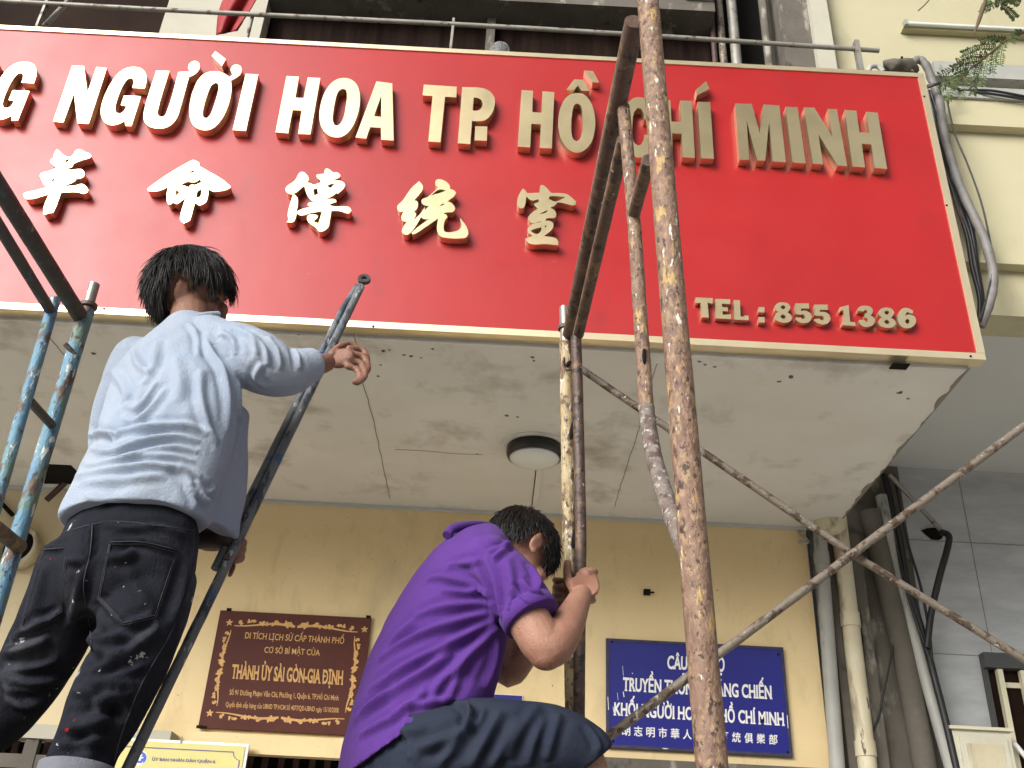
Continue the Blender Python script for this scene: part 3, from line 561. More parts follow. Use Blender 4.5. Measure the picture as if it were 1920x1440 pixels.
a = P(1213, 1112, YW); mb = MB(); mb.box((a.x - .018, YW - .03, a.z - .012), (a.x + .014, YW - .001, a.z + .012)); mb.tube([(a.x + .01, YW - .012, a.z), (a.x + .035, YW - .006, a.z + .004)], .004, n=6)
tag(mb.build('wall_plug', 'dark'), 'small black plug stub in the yellow wall right of the rusty double post', 'plug')
a = P(1506, 1024, YW); mb = MB(); mb.tube(catmull([(a.x - .03, YW - .05, a.z), (a.x, YW - .06, a.z - .006), (a.x + .02, YW - .03, a.z + .02), (a.x - .005, YW - .02, a.z + .055), (a.x - .02, YW - .004, a.z + .08)]), .007, n=6)
mb.ell((a.x - .03, YW - .05, a.z), [Vector((.014, 0, 0)), Vector((0, .012, 0)), Vector((0, 0, .012))], 8, 6)
tag(mb.build('wall_hook', 'pvc_grey'), 'bent iron wall hook high on the yellow wall beside the drain pipes', 'hook')
# ------------------------------------------------------------------ plaques
def plaque(name, label, corners, org, scl, Y, thick, m, cat='plaque'):
    q = [P(org[0] + x / scl, org[1] + y / scl, Y) for x, y in corners]      # TL TR BR BL
    x0 = (q[0].x + q[3].x) / 2; x1 = (q[1].x + q[2].x) / 2; z1 = (q[0].z + q[1].z) / 2; z0 = (q[2].z + q[3].z) / 2
    t = thing(name, (x0, Y, z0), label, cat)
    MB().box((x0, Y, z0), (x1, Y + thick, z1)).build('board', m, t)
    return t, (x0, x1, z0, z1)
ob, sb = (360, 1130), 16 / 3; yb_ = YW - .022
PB, (x0, x1, z0, z1) = plaque('heritage_plaque', 'brown heritage plaque with gold lettering and scroll border on the yellow wall', [(295, 72), (1845, 160), (1600, 1330), (50, 1245)], ob, sb, yb_, .02, 'plaque_brown')
def line(par, s, org, scl, Y, bl, br, tl, m, emb=0., serif=0., name='lettering', lift=.0015):
    g = lambda p: P(org[0] + p[0] / scl, org[1] + p[1] / scl, Y)
    return text_on(name, s, g(bl), g(br), g(tl), lift, m, par, emb, serif)
line(PB, 'DI TÍCH LỊCH SỬ CẤP THÀNH PHỐ', ob, sb, yb_, (528, 357), (1518, 412), (538, 293), 'gold_paint', .012)
line(PB, 'CƠ SỞ BÍ MẬT CỦA', ob, sb, yb_, (722, 500), (1278, 530), (728, 440), 'gold_paint', .012)
line(PB, 'THÀNH ỦY SÀI GÒN-GIA ĐỊNH', ob, sb, yb_, (392, 755), (1510, 820), (408, 612), 'gold_paint', .035, .05)
line(PB, 'Số 91 Đường Phạm Văn Chí, Phường 1, Quận 6, TP.Hồ Chí Minh', ob, sb, yb_, (375, 920), (1465, 978), (380, 866), 'gold_paint', .012)
line(PB, 'Quyết định xếp hạng của UBND TP.HCM Số 4077/QĐ-UBND ngày 15/10/2008', ob, sb, yb_, (337, 1040), (1465, 1100), (342, 990), 'gold_paint', .010)
def ribbon(mb, pts, wd, lift, Y):
    pts = [Vector((p[0], Y - lift, p[1])) for p in pts]; k = len(pts); L = []; R2 = []
    for i, p in enumerate(pts):
        d = (pts[min(i + 1, k - 1)] - pts[max(i - 1, 0)]); s_ = Vector((-d.z, 0, d.x)); s_ = s_.normalized() if s_.length else Vector((0, 0, 1))
        ww = wd * (1 - .7 * (i / (k - 1)) ** 1.6); L.append(p + s_ * ww); R2.append(p - s_ * ww)
    mb.add(L + R2, [(i, i + 1, k + i + 1, k + i) for i in range(k - 1)])
def scroll(org, ux, uz, half, hgt):
    """acanthus band: stem, curls and leaves mirrored about the middle"""
    mb = MB(); lift = [.0012]
    def put(loc, wd):
        for sgn in (-1, 1):
            lift[0] += .00003
            ribbon(mb, [(org.x + ux[0] * sgn * x + uz[0] * z, org.z + ux[1] * sgn * x + uz[1] * z) for x, z in loc], wd, lift[0], yb_)
    put([(half * t, hgt * (-.35 + .30 * math.sin(t * 5.0))) for t in np.linspace(0.02, 1, 22)], hgt * .20)
    for cx, cz, r, a0, tr, wd in ((.12, .0, .42, -1.6, 4.6, .16), (.34, .15, .30, 3.4, -4.2, .13), (.52, .0, .34, -1.4, 4.2, .14), (.72, .08, .28, 3.2, -4.2, .12), (.90, .02, .24, -1.2, 4.8, .11)):
        put([(half * cx + hgt * r * (1 - .75 * t) * math.cos(a0 + tr * t), hgt * (cz + r * (1 - .75 * t) * math.sin(a0 + tr * t))) for t in np.linspace(0, 1, 16)], hgt * wd * 1.7)
    for k in range(9):
        x = half * (.07 + .1 * k); a = 1.0 + .5 * math.sin(k * 2.1); l = hgt * (.42 + .12 * math.cos(k * 1.7)); z = hgt * (-.2 + .25 * math.sin(k * 1.3))
        put([(x + l * t * math.cos(a) , z + l * t * math.sin(a) + .15 * hgt * t * t) for t in np.linspace(0, 1, 6)], hgt * .26)
    return mb.build('scroll_ornament', 'gold_paint', PB, fixn=False)
gp = lambda x, y: P(ob[0] + x / sb, ob[1] + y / sb, yb_)
hx = (gp(1660, 265) - gp(430, 195)).length / 2; hz = .028
cz_ = gp(1045, 222); scroll(cz_, (1, 0), (0, 1), hx, hz * 1.1)
cz_ = gp(875, 1170); scroll(cz_, (1, 0), (0, -1), hx, hz)
hv = (gp(365, 270) - gp(205, 1030)).length / 2
cz_ = gp(283, 645); scroll(cz_, (0, 1), (-1, 0), hv, hz)
cz_ = Vector((x1 - (cz_.x - x0), 0, cz_.z)); scroll(cz_, (0, 1), (1, 0), hv, hz)
for cx_, cy_ in ((375, 200), (1725, 268), (178, 1105)):
    p = gp(cx_, cy_); mb = MB()
    for k in range(5):
        a = k * 1.2566 + .4; ribbon(mb, [(p.x + .017 * t * math.cos(a), p.z + .017 * t * math.sin(a)) for t in np.linspace(0, 1, 5)], .0055, .0012 + k * .00004, yb_)
    mb.build('corner_flower', 'gold_paint', PB, fixn=False)
for cx_, cy_ in ((372, 72), (1765, 145), (70, 1245), (120, 1250)):
    p = gp(cx_, cy_); MB().box((p.x - .012, yb_ - .004, p.z - .006), (p.x + .012, yb_ - .0008, p.z + .008)).build('fixing_clip', 'dark', PB)
ol, sl = (1120, 1180), 1920 / 380; yl = YW - .02
PL, (x0, x1, z0, z1) = plaque('club_plaque', 'dark blue enamel plaque with white lettering behind the thick rusty pole', [(85, 75), (1750, 188), (1855, 1212), (90, 1108)], ol, sl, yl, .018, 'plaque_blue')
mb = MB(); e = .012
mb.box((x0 - .002, yl - .003, z1 - e), (x1 + .002, yl + .016, z1 + .002)); mb.box((x0 - .002, yl - .003, z0 - .002), (x1 + .002, yl + .016, z0 + e))
mb.box((x0 - .002, yl - .003, z0 + e + .0005), (x0 + e, yl + .016, z1 - e - .0005)); mb.box((x1 - e, yl - .003, z0 + e + .0005), (x1 + .002, yl + .016, z1 - e - .0005)); mb.build('rim', 'blue_edge', PL)
line(PL, 'CÂU LẠC BỘ', ol, sl, yl, (660, 372), (1205, 400), (664, 245), 'white_paint', .032, .05)
line(PL, 'TRUYỀN THỐNG KHÁNG CHIẾN', ol, sl, yl, (240, 580), (1658, 660), (243, 452), 'white_paint', .035, .05)
line(PL, 'KHỐI NGƯỜI HOA TP. HỒ CHÍ MINH', ol, sl, yl, (152, 812), (1775, 912), (155, 688), 'white_paint', .035, .05)
for k, ch in enumerate('胡志明市華人抗戰傳統俱樂部'):
    cx_ = 270 + 116.2 * k; cy_ = 996 + 7.0 * k
    line(PL, ch, ol, sl, yl, (cx_ - 40, cy_), (cx_ + 42, cy_ + 5), (cx_ - 40, cy_ - 74), 'white_paint', .018, name='character')
rd = random.Random(5)
mb = MB()
for (x, y, l, s_) in [(240, 345, 90, 4), (246, 590, 50, 10), (150, 735, 50, 8), (190, 600, 70, 4), (330, 412, 8, 8), (1800, 815, 120, 9), (100, 640, 120, 8), (640, 1125, 6, 60), (250, 445, 30, 4)]:
    a = P(ol[0] + x / sl, ol[1] + y / sl, yl - .0034); b_ = P(ol[0] + (x + 6) / sl, ol[1] + (y + l) / sl, yl - .0034); ww = s_ / sl * mpp(1300, 1300, yl) * .5
    mb.add([a - Vector((ww, 0, 0)), a + Vector((ww * .5, 0, 0)), b_ + Vector((ww, 0, 0)), b_ - Vector((ww * .4, 0, .002))], [(0, 1, 2, 3)])
mb.build('paint_chip', 'white_paint', PL, fixn=False)
for x, y in ((140, 118), (1715, 237), (1803, 1165), (150, 1060)):
    p = P(ol[0] + x / sl, ol[1] + y / sl, yl); MB().ell(p, [Vector((.006, 0, 0)), Vector((0, .004, 0)), Vector((0, 0, .006))], 8, 6).build('screw', 'dark', PL)
# house-number plate
a, b_ = P(905, 1302, YW - .012), P(979, 1304, YW - .012)
HN = thing('number_plate', (a.x, YW, a.z), 'small blue enamel plate half hidden behind the man in purple', 'plate')
MB().box((a.x, YW - .012, a.z - .13), (b_.x, YW - .001, a.z + .003)).build('plate', 'plaque_blue', HN)
MB().box((a.x - .003, YW - .010, a.z - .132), (b_.x + .003, YW - .0005, a.z + .006)).build('rim', 'white_paint', HN)
p = P(939, 1316, YW - .0135); MB().box((p.x - .012, YW - .0137, p.z - .012), (p.x + .007, YW - .0125, p.z + .008)).build('white_square', 'white_paint', HN)
# yellow notice at the bottom left
oy, sy_ = (0, 1330), 3.0; yy = YW - .12
tl_, tr_ = P(225, 1383, yy), P(467, 1394.5, yy); zt = (tl_.z + tr_.z) / 2
YN_ = thing('notice_board', (tl_.x, yy, zt - .6), 'yellow district notice board with white edge and blue round emblem', 'notice board')
xq0, xq1 = tr_.x - .78, tr_.x
MB().box((xq0, yy, zt - .6), (xq1, yy + .012, zt)).build('border', 'white_paint', YN_)
MB().box((xq0 + .018, yy - .004, zt - .58), (xq1 - .014, yy - .001, zt - .012)).build('board', 'sign_yellow', YN_)
mb = MB(); lw = .0022
gy = lambda x, y: P(oy[0] + x / sy_, oy[1] + y / sy_, yy - .0048)
zl_ = gy(1000, 224).z; xr_ = gy(1314, 240).x
mb.box((xq0 + .04, yy - .0055, zl_ - lw), (xr_, yy - .0042, zl_ + lw))
arc = [(xr_ + .036 - .036 * math.cos(t), zl_ - .036 * math.sin(t) * .95) for t in np.linspace(0, 1.45, 9)]
ribbon(mb, arc, .0022, .0052, yy); xx = arc[-1][0]; mb.box((xx - .001, yy - .0055, zl_ - .5), (xx + .003, yy - .0042, arc[-1][1])); mb.build('border_line', 'sign_violet', YN_)
line(YN_, 'ỦY BAN NHÂN DÂN QUẬN 6', oy, sy_, yy - .004, (855, 288), (1210, 303), (857, 271), 'sign_violet', .02)
p = gy(788, 276); rr = 36 / sy_ * mpp(262, 1420, yy)
def flat_disc(cx, cz, r, y, name, m, par, n=28):
    MB().add([Vector((cx + r * math.cos(k / n * 6.28318), y, cz + r * math.sin(k / n * 6.28318))) for k in range(n)], [tuple(range(n))]).build(name, m, par, fixn=False)
flat_disc(p.x, p.z, rr * 1.1, yy - .0050, 'emblem', 'white_paint', YN_); flat_disc(p.x, p.z, rr * .98, yy - .0056, 'emblem', 'sign_blue', YN_)
mb = MB(); y6 = yy - .0062
for bx in ((-.16, .16, -.35, .62), (-.5, .5, .02, .2), (-.3, .3, .42, .55)):
    y6 -= .0002; mb.add([Vector((p.x + rr * bx[0], y6, p.z + rr * bx[2])), Vector((p.x + rr * bx[1], y6, p.z + rr * bx[2])), Vector((p.x + rr * bx[1], y6, p.z + rr * bx[3])), Vector((p.x + rr * bx[0], y6, p.z + rr * bx[3]))], [(0, 1, 2, 3)])
ribbon(mb, [(p.x + rr * (.05 + .55 * math.cos(t)), p.z + rr * (-.55 + .28 * math.sin(t))) for t in np.linspace(3.6, 6.6, 10)], rr * .13, .0070, yy)
mb.build('emblem_figure', 'white_paint', YN_, fixn=False)
for px in (822, 1018):
    q_ = P(px / sy_, 1330 + 180 / sy_, yy - .004); MB().tube([q_ + Vector((0, 0, .02)), q_ + Vector((0, -.002, -.008))], .0025, n=6).build('hanging_wire', 'bare_steel', YN_)
# ------------------------------------------------------------------ neighbour
YN = 3.45
zNs = P(1890, 592, YN).z; YNW = PZ(1800, 882, zNs).y
print('neighbour soffit', zNs, 'wall', YNW)
NB = thing('neighbour_building', (soff_r0.x + 1.5, YNW, 0), 'neighbouring cream building with balcony parapet and grey clad wall below', 'building')
xn0 = xs_r + .004; xn1 = 9.0
def zy(py, Y=YN, px=1880): return P(px, py, Y).z
MB().box((xn0, YN, zNs), (xn1, YN + .16, zy(191))).build('parapet', 'cream_wall', NB)
MB().box((xn0 - .004, YN - .055, zy(494, YN - .055)), (xn1, YN - .001, zy(469, YN - .055))).build('moulding', 'cream_wall', NB)
MB().box((xn0 - .004, YN - .05, zy(237, YN - .05)), (xn1, YN - .001, zy(219, YN - .05))).build('moulding', 'cream_wall', NB)
MB().box((x_wr - .02, YN + .161, zNs + .001), (xn1, YNW + .3, zNs + .12)).build('soffit', 'grey_soffit', NB)
mb = MB()
for k in range(6):
    z_ = zNs - .42 - k * .6
    MB().box((x_wr + .03, YNW - .0022, z_ - .002), (xn1, YNW - .0008, z_ + .002)).build('tile_joint', 'crack', NB)
for k in range(5):
    x_ = P(1836, 1100, YNW).x + (k - 1) * .6
    MB().box((x_ - .0015, YNW - .0020, 0), (x_ + .0015, YNW - .0008, zNs - .01)).build('tile_joint', 'crack', NB)
MB().box((x_wr + .03, YNW, 0), (xn1, YNW + .28, zNs)).build('clad_wall', 'grey_tile', NB)
yu2 = YU + .02
MB().box((xp2 + .003, yu2, zNs + .12), (xn1, yu2 + .3, zNs + 5)).build('upper_wall', 'cream_wall', NB)
for (p0, p1, dy) in ((131, 158, .18), (176, 196, .10)):
    yr = YN + .02; z1_, z0_ = zy(p0, yr), zy(p1, yr)
    mb = MB(); x_ = P(1752, p1, yr).x
    mb.box((x_, yr - .035, z0_), (xn1, yr + .03, z1_))
    rl = mb.build('balcony_channel', 'pvc_grey'); tag(rl, 'grey steel channel on top of the neighbour parapet, ' + ('upper one' if p0 < 150 else 'lower one with cables'), 'rail', 'channels above the neighbour parapet')
a = P(1693, 46, yu2 - .06); FT = thing('tube_light', (a.x, yu2, a.z), 'unlit fluorescent tube fitting on the neighbour upper wall', 'light')
zt_ = a.z; MB().box((a.x, yu2 - .05, zt_ - .026), (a.x + 1.25, yu2 - .001, zt_ + .03)).build('batten', 'cream_wall', FT)
MB().tube([(a.x + .03, yu2 - .07, zt_), (a.x + 1.22, yu2 - .07, zt_)], .015, n=10).build('tube', 'lamp_glass', FT)
MB().box((a.x + .002, yu2 - .088, zt_ - .024), (a.x + .028, yu2 - .0505, zt_ + .024)).build('end_cap', 'pvc_grey', FT)
# pipes and cables between the two buildings
def pipe(name, pts, r, m, label, cat='pipe', group=None, n=14, wob=0., joints=()):
    pts = [Vector(p) for p in pts]
    if joints:
        t = thing(name, pts[0], label, cat, group); MB().tube(pts, r, n=n, wob=wob).build('pipe', m, t)
        for j in joints:
            j = Vector(j); d = (pts[-1] - pts[0]).normalized(); MB().tube([j - d * .035, j + d * .035], r * 1.13, n=n).build('pipe_joint', m, t)
        return t
    return tag(MB().tube(pts, r, n=n, wob=wob).build(name, m), label, cat, group)
yp = YW - .06
jz = P(1590, 1165, yp)
a, b_ = P(1573, 985, yp), P(1627, 1440, yp); b2 = b_ + (b_ - a).normalized() * 1.6
pipe('drain_pipe', [a + Vector((0, 0, .10)), a, b_, Vector((b2.x, b2.y, .14))], .044, 'pvc_cream', 'mottled cream drain pipe running down the right end of the yellow wall', group=None, joints=[a.lerp(b_, .42), a.lerp(b_, .93)])
a, b_ = P(1537, 1000, yp + .01), P(1570, 1440, yp + .01)
pipe('grey_pipe', [a + Vector((0, 0, .06)), a, b_, Vector((b_.x + .05, b_.y, .14))], .036, 'pvc_grey', 'pale grey pipe between the yellow wall and the mottled cream drain pipe', joints=[a.lerp(b_, .12)])
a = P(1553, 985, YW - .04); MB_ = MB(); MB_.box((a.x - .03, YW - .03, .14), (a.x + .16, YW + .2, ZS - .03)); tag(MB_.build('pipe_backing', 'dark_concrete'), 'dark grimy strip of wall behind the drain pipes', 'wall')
a = P(1560, 985, YW - .12); mb = MB(); mb.ell((a.x, a.y + .02, a.z + .03), [Vector((.085, 0, 0)), Vector((0, .07, 0)), Vector((0, 0, .075))], 16, 10); tag(mb.build('pipe_collar', 'pvc_cream'), 'bulging cream collar where the drain pipe meets the soffit', 'pipe collar')
mb = MB(); a, b_ = P(1600, 1150, yp + .05), P(1622, 1440, yp + .05)
for k in range(9):
    t0, t1 = k / 9, (k + .92) / 9; p0, p1 = a.lerp(b_, t0), a.lerp(b_, t1); w_ = random.uniform(.024, .036)
    mb.box((p0.x - .01, YW - .03, p1.z), (p0.x + w_, YW + .1, p0.z))
tag(mb.build('brick_edge', 'brick_edge'), 'chipped pinkish brick edge at the end of the yellow wall', 'brick edge')
yc = YNW - .05
def px3(pts): return catmull([P(x, y, Y) for x, y, Y in pts], 6)
cg = 'loose black cables on the grey wall'
pipe('cable', px3([(1588, 1035, YW - .03), (1598, 1150, YW - .04), (1612, 1300, YW - .03), (1638, 1460, YW - .03)]), .0055, 'cable', 'black cable hugging the chipped brick edge', 'cable', cg, 6)
pipe('cable', px3([(1690, 1080, yc), (1680, 1180, yc - .02), (1650, 1330, yc - .03), (1622, 1412, yc)]), .005, 'cable', 'thin black cable slanting down left across the grey wall to the drain pipe', 'cable', cg, 6)
pipe('service_pipe', [P(1652, 930, yc - .02), P(1690, 1110, yc - .03), P(1735, 1270, yc - .05), P(1783, 1440, yc - .07), P(1815, 1560, yc - .08)], .030, 'pvc_grey', 'long grey service pipe leaning down the neighbour grey wall')
pipe('cable_bundle', px3([(1658, 890, yc), (1685, 1000, yc - .03), (1700, 1090, yc - .04), (1722, 1160, yc - .05), (1738, 1215, yc - .07), (1752, 1270, yc - .10), (1775, 1360, yc - .1), (1800, 1470, yc - .1)]), .017, 'cable', 'thick bundle of black cables beside the leaning grey service pipe', 'cable')
for k, (dx, lab) in enumerate(((-8, 'black cable sagging left of the thick bundle'), (8, 'black cable looping right of the thick bundle'))):
    pipe('cable', px3([(1668 + dx, 890, yc - .02), (1690 + dx * 1.3, 1010, yc - .05), (1712 + dx * 1.8, 1100, yc - .08), (1735 + dx, 1190, yc - .08), (1748, 1250, yc - .1)]), .007, 'cable', lab, 'cable', cg, 6)
pipe('elbow_pipe', px3([(1738, 1215, yc - .09), (1746, 1150, yc - .10), (1762, 1080, yc - .11), (1776, 1030, yc - .10), (1779, 1005, yc - .06), (1765, 998, yc - .02)]), .017, 'cable', 'black bent cable pipe entering the grey wall through a hole')
a = P(1752, 1001, YNW); mb = MB(); mb.poly([[Vector((a.x + .06 * math.cos(t) * (1 + .3 * math.sin(3 * t)), YNW - .004, a.z + .035 * math.sin(t))) for t in np.linspace(0, 6.0, 12)]], (0, .003, 0)); tag(mb.build('wall_hole', 'dark'), 'rough dark hole in the grey wall where the bent pipe enters', 'hole')
pipe('thin_pipe', [P(1668, 890, YNW - .12), P(1768, 998, YNW - .035)], .012, 'rail_steel', 'thin stained pipe slanting down to the hole in the grey wall')
pipe('wide_pipe', [P(1632, 960, YNW - .05), P(1660, 1080, YNW - .06), P(1694, 1220, YNW - .06), P(1735, 1440, YNW - .06), P(1755, 1540, YNW - .06)], .055, 'dark_concrete', 'wide grimy grey pipe in the shadowed gap left of the service pipe')
q0_ = P(1598, 1000, YNW - .01); q1_ = P(1702, 1000, YNW - .01)
tag(MB().box((x_wr + .2, YNW - .012, .13), (q1_.x, YNW - .001, zNs - .004)).build('gap_shade_strip', 'dark_concrete'), 'grimy wall strip darkened for the deep shade in the gap between the yellow wall and the grey cladding', 'wall')  # added dark strip: shade of the deep gap put into the grimy colour
# cables and conduit by the sign's right edge
ys_ = YS + .10
pipe('conduit', px3([(1706, 138, ys_), (1708, 122, ys_), (1722, 112, ys_), (1736, 122, ys_), (1748, 152, ys_ + .02), (1762, 190, ys_ + .03), (1768, 240, ys_ + .03), (1782, 295, ys_ + .03), (1800, 350, ys_ + .02), (1828, 410, ys_), (1846, 450, ys_), (1860, 500, ys_), (1862, 535, ys_), (1855, 570, ys_), (1838, 612, ys_ + .03)]), [.0185 + .0012 * ((i // 2) % 2) for i in range(85)], 'conduit', 'grey wrapped conduit curling down past the right edge of the red sign', 'conduit', wob=.05)
mb = MB(); cpts = px3([(1762, 190, ys_ + .03), (1768, 240, ys_ + .03), (1782, 295, ys_ + .03), (1800, 350, ys_ + .02), (1828, 410, ys_), (1846, 450, ys_), (1860, 500, ys_)])
rg = 'wires along the right edge of the sign'
for k in range(9):
    o_ = k * 2.2 - 3; j = random.uniform(-3, 3)
    pts = [(1738 + o_ * .6, 170, ys_ + .05), (1752 + o_, 230 + j * 3, ys_ + .06), (1770 + o_, 300, ys_ + .05 + .004 * k), (1795 + o_, 380 + j * 4, ys_ + .05), (1815 + o_ * .8, 440, ys_ + .06), (1826 + o_ * .7 + j, 500, ys_ + .07), (1838 + o_ * .4, 560, ys_ + .08), (1835 + o_ * .2, 608, ys_ + .09)]
    pipe('cable', px3(pts), .0062 if k % 3 else .0095, 'cable_brown' if k in (1, 2) else 'cable', 'dark wire in the bundle running down beside the sign right edge' , 'cable', rg, 6)
pipe('cable', px3([(1776, 190, ys_), (1790, 250, ys_), (1815, 310, ys_), (1840, 380, ys_), (1856, 450, ys_), (1862, 500, ys_ - .01), (1850, 560, ys_ - .01), (1838, 600, ys_)]), .0042, 'cable', 'single black wire bowing out right of the wrapped conduit', 'cable', None, 6)
for k, (y0, y1, y2) in enumerate(((178, 166, 184), (176, 172, 188))):
    pipe('cable', px3([(1735, 162 + 4 * k, ys_), (1765, 157, ys_ - .02), (1800, 168, YN - .02), (1860, y1 + 4, YN - .03), (1935, y2, YN - .03)]), .0065, 'cable', ('upper' if k == 0 else 'lower') + ' black cable crossing from the sign corner to the lower grey channel', 'cable', None, 6)
# rag and stones on the sign's top right corner
def lump(name, c, ax, m, label, cat, amp=.25, seed=0):
    mb = MB(); rr = random.Random(seed); mb.ell(c, ax, 18, 12); ph = [rr.uniform(0, 6) for _ in range(6)]
    for i, v in enumerate(mb.v):
        d = (v - Vector(c)); nl = d.normalized(); s_ = 1 + amp * (math.sin(nl.x * 4 + ph[0]) * math.sin(nl.z * 5 + ph[1]) + .5 * math.sin(nl.x * 9 + ph[2]) * math.sin(nl.y * 8 + ph[3])); mb.v[i] = Vector(c) + d * s_
    return tag(mb.build(name, m), label, cat)
c = P(1688, 128, YS + .1); lump('cloth_bundle', c, [Vector((.085, 0, 0)), Vector((0, .05, 0)), Vector((0, 0, .035))], 'dark_concrete', 'crumpled grey plastic bundle on the top right corner of the sign', 'bundle', seed=2)
pipe('pipe_stub', px3([(1628, 136, YS + .09), (1632, 126, YS + .09), (1645, 124, YS + .09), (1656, 134, YS + .09)]), .012, 'pvc_grey', 'short grey bent pipe end on top of the sign near its right corner')
pipe('stick', [P(1691, 120, YS + .1), P(1691, 107, YS + .1)], .006, 'dark', 'tiny dark peg standing in the grey bundle on the sign', 'peg', n=6)
# window, bars and meter box on the neighbour's wall
a = P(1834, 1228, YNW); b_ = P(1841, 1256, YNW)
WN = thing('barred_window', (a.x, YNW, a.z - 1.2), 'dark window with cream steel bars on the neighbour grey wall', 'window')
MB().box((a.x + .015, YNW - .006, a.z - 1.3), (a.x + 1.3, YNW - .002, a.z - .06)).build('glass', 'brown_glass', WN)
MB().box((a.x, YNW - .06, b_.z), (a.x + 1.3, YNW - .003, a.z)).build('frame_head', 'window_steel', WN)
MB().box((a.x, YNW - .03, a.z - 1.3), (a.x + .02, YNW - .0025, b_.z - .001)).build('frame_side', 'window_steel', WN)
for k in range(6):
    x = P(1869, 1260, YNW - .04).x + k * (P(1912, 1262, YNW - .04).x - P(1869, 1260, YNW - .04).x)
    MB().box((x, YNW - .05, a.z - 1.3), (x + .026, YNW - .02, b_.z - .004)).build('bar', 'bar_cream', WN)
MB().box((a.x + .1, YNW - .019, b_.z - .085), (a.x + 1.3, YNW - .008, b_.z - .06)).build('rail', 'bar_cream', WN)
yb2 = YNW - .16
a, b_ = P(1783, 1366, yb2), P(1893, 1373, yb2)
MX = thing('meter_box', (a.x, yb2, a.z - .5), 'cream electric meter box below the barred window', 'box')
MB().box((a.x, yb2, a.z - .42), (b_.x, YNW - .065, a.z - .003)).build('case', 'meter_box', MX)
MB().box((a.x - .012, yb2 - .02, a.z - .002), (b_.x + .012, YNW - .062, a.z + .012)).build('lid', 'bar_cream', MX)
MB().box((a.x + .028, yb2 - .012, a.z - .38), (b_.x - .024, yb2 - .001, a.z - .035)).build('door', 'meter_box', MX)
for k in range(1): MB().box((a.x + .055, yb2 - .016, a.z - .35), (b_.x - .05, yb2 - .0125, a.z - .065)).build('panel', 'pvc_cream', MX)
pipe('white_pipe', [P(1900, 1392, YNW - .1), P(1928, 1425, YNW - .1), P(1960, 1470, YNW - .1)], .012, 'white_paint', 'thin white pipe slanting down right of the meter box')
# ------------------------------------------------------------------ right scaffold frame
F_ = thing('scaffold', P(1300, 1200, 1.55) * 1.0, 'rusty brown tube scaffold frame with thick near pole and double far post', 'scaffold')
def straight(pa, pb, z_end=.15):
    """extend the line pa->pb down to z_end"""
    d = (pb - pa); t = (z_end - pa.z) / d.z; return pa + d * t
def rough_tube(pts, r, n=16, seg=10, wob=.02):
    pp = []
    for a, b_ in zip(pts[:-1], pts[1:]):
        for k in range(seg): pp.append(Vector(a).lerp(Vector(b_), k / seg))
    pp.append(Vector(pts[-1])); return MB().tube(pp, r, n=n, wob=wob)
A0, A1 = P(1210, -60, 1.55), P(1335, 1440, 1.55)
MB_ = rough_tube([A0, straight(A0, A1)], .0245, 20, 40, .012).build('post', 'rust_pole', F_)
B0, B1 = P(1060, 642, 2.75), P(1073, 1340, 2.75)
rough_tube([B0, straight(B0, B1)], .0195, 16, 40, .03).build('post', 'rust_yellow', F_)
MB().tube([P(1058, 577, 2.75), B0], .0165, n=16).build('spigot', 'bare_steel', F_)
MB().tube([P(1059, 612, 2.75), P(1059.3, 618, 2.75)], .023, n=16).build('spigot_collar', 'rust_dark', F_)
pB = [P(1080, 632, 2.66), P(1083, 720, 2.68), P(1089, 1000, 2.71), P(1085, 1340, 2.74)]
rough_tube(pB + [straight(pB[2], pB[3])], .0165, 14, 12, .02).build('inner_post', 'rust_dark', F_)
rough_tube([P(1190, 40, 1.57), P(1068, 628, 2.74)], .0235, 14, 20, .015).build('top_rail', 'rust_dark', F_)
rough_tube([P(1170, 262, 1.80), P(1084, 628, 2.66)], .0175, 14, 16, .015).build('arch_rail', 'rust_dark', F_)
pI = [P(1169, 200, 1.80), P(1181, 330, 1.80), P(1190, 430, 1.80), P(1199, 570, 1.80), P(1206, 670, 1.80), P(1212, 765, 1.80)]
rough_tube(pI, .0155, 14, 5, .03).build('inner_leg', 'rust_pole', F_)
MB().tube(catmull([P(1212, 764, 1.80), P(1217, 805, 1.79), P(1225, 850, 1.77), P(1238, 900, 1.72), P(1256, 955, 1.65), P(1278, 1008, 1.58), P(1300, 1062, 1.55)], 5), .0165, n=14, wob=.04).build('inner_leg_bend', 'rust_white', F_)
rough_tube([P(1189, 400, 1.79), P(1216, 300, 1.565)], .0145, 12, 6, .02).build('strut', 'rust_dark', F_)
for (x, y) in ((1073, 806), (1077, 1008), (1066, 682)):
    p = P(x, y, 2.728); MB().ell(p, [Vector((.008, 0, 0)), Vector((0, .006, 0)), Vector((.004, 0, .034 if y > 700 else .012))], 10, 8).build('slot', 'dark', F_)
p = P(1208, 668, 1.784); MB().ell(p, [Vector((.0045, 0, 0)), Vector((0, .004, 0)), Vector((0, 0, .020))], 10, 8).build('slot', 'dark', F_)
MB().tube(catmull([P(1059, 665, 2.74), P(1056, 685, 2.72), P(1064, 694, 2.71), P(1076, 690, 2.72)], 6), .004, n=6).build('lock_hook', 'rust_dark', F_)
X_ = thing('cross_brace', P(1597, 1040, 2.72), 'grey steel cross brace of two crossed bars at the lower right', 'brace')
rough_tube([P(1087, 690, 2.745), P(1600, 1040, 2.755), P(1945, 1252, 2.76)], .0115, 12, 30, .03).build('brace_bar', 'brace_steel', X_)
rough_tube([P(1105, 1408, 2.69), P(1597, 1040, 2.725), P(1945, 780, 2.75)], .0128, 12, 30, .03).build('brace_bar', 'brace_steel', X_)
MB().tube([P(1597, 1040, 2.70), P(1597, 1040, 2.775)], .006, n=8).build('pivot_bolt', 'rust_dark', X_)
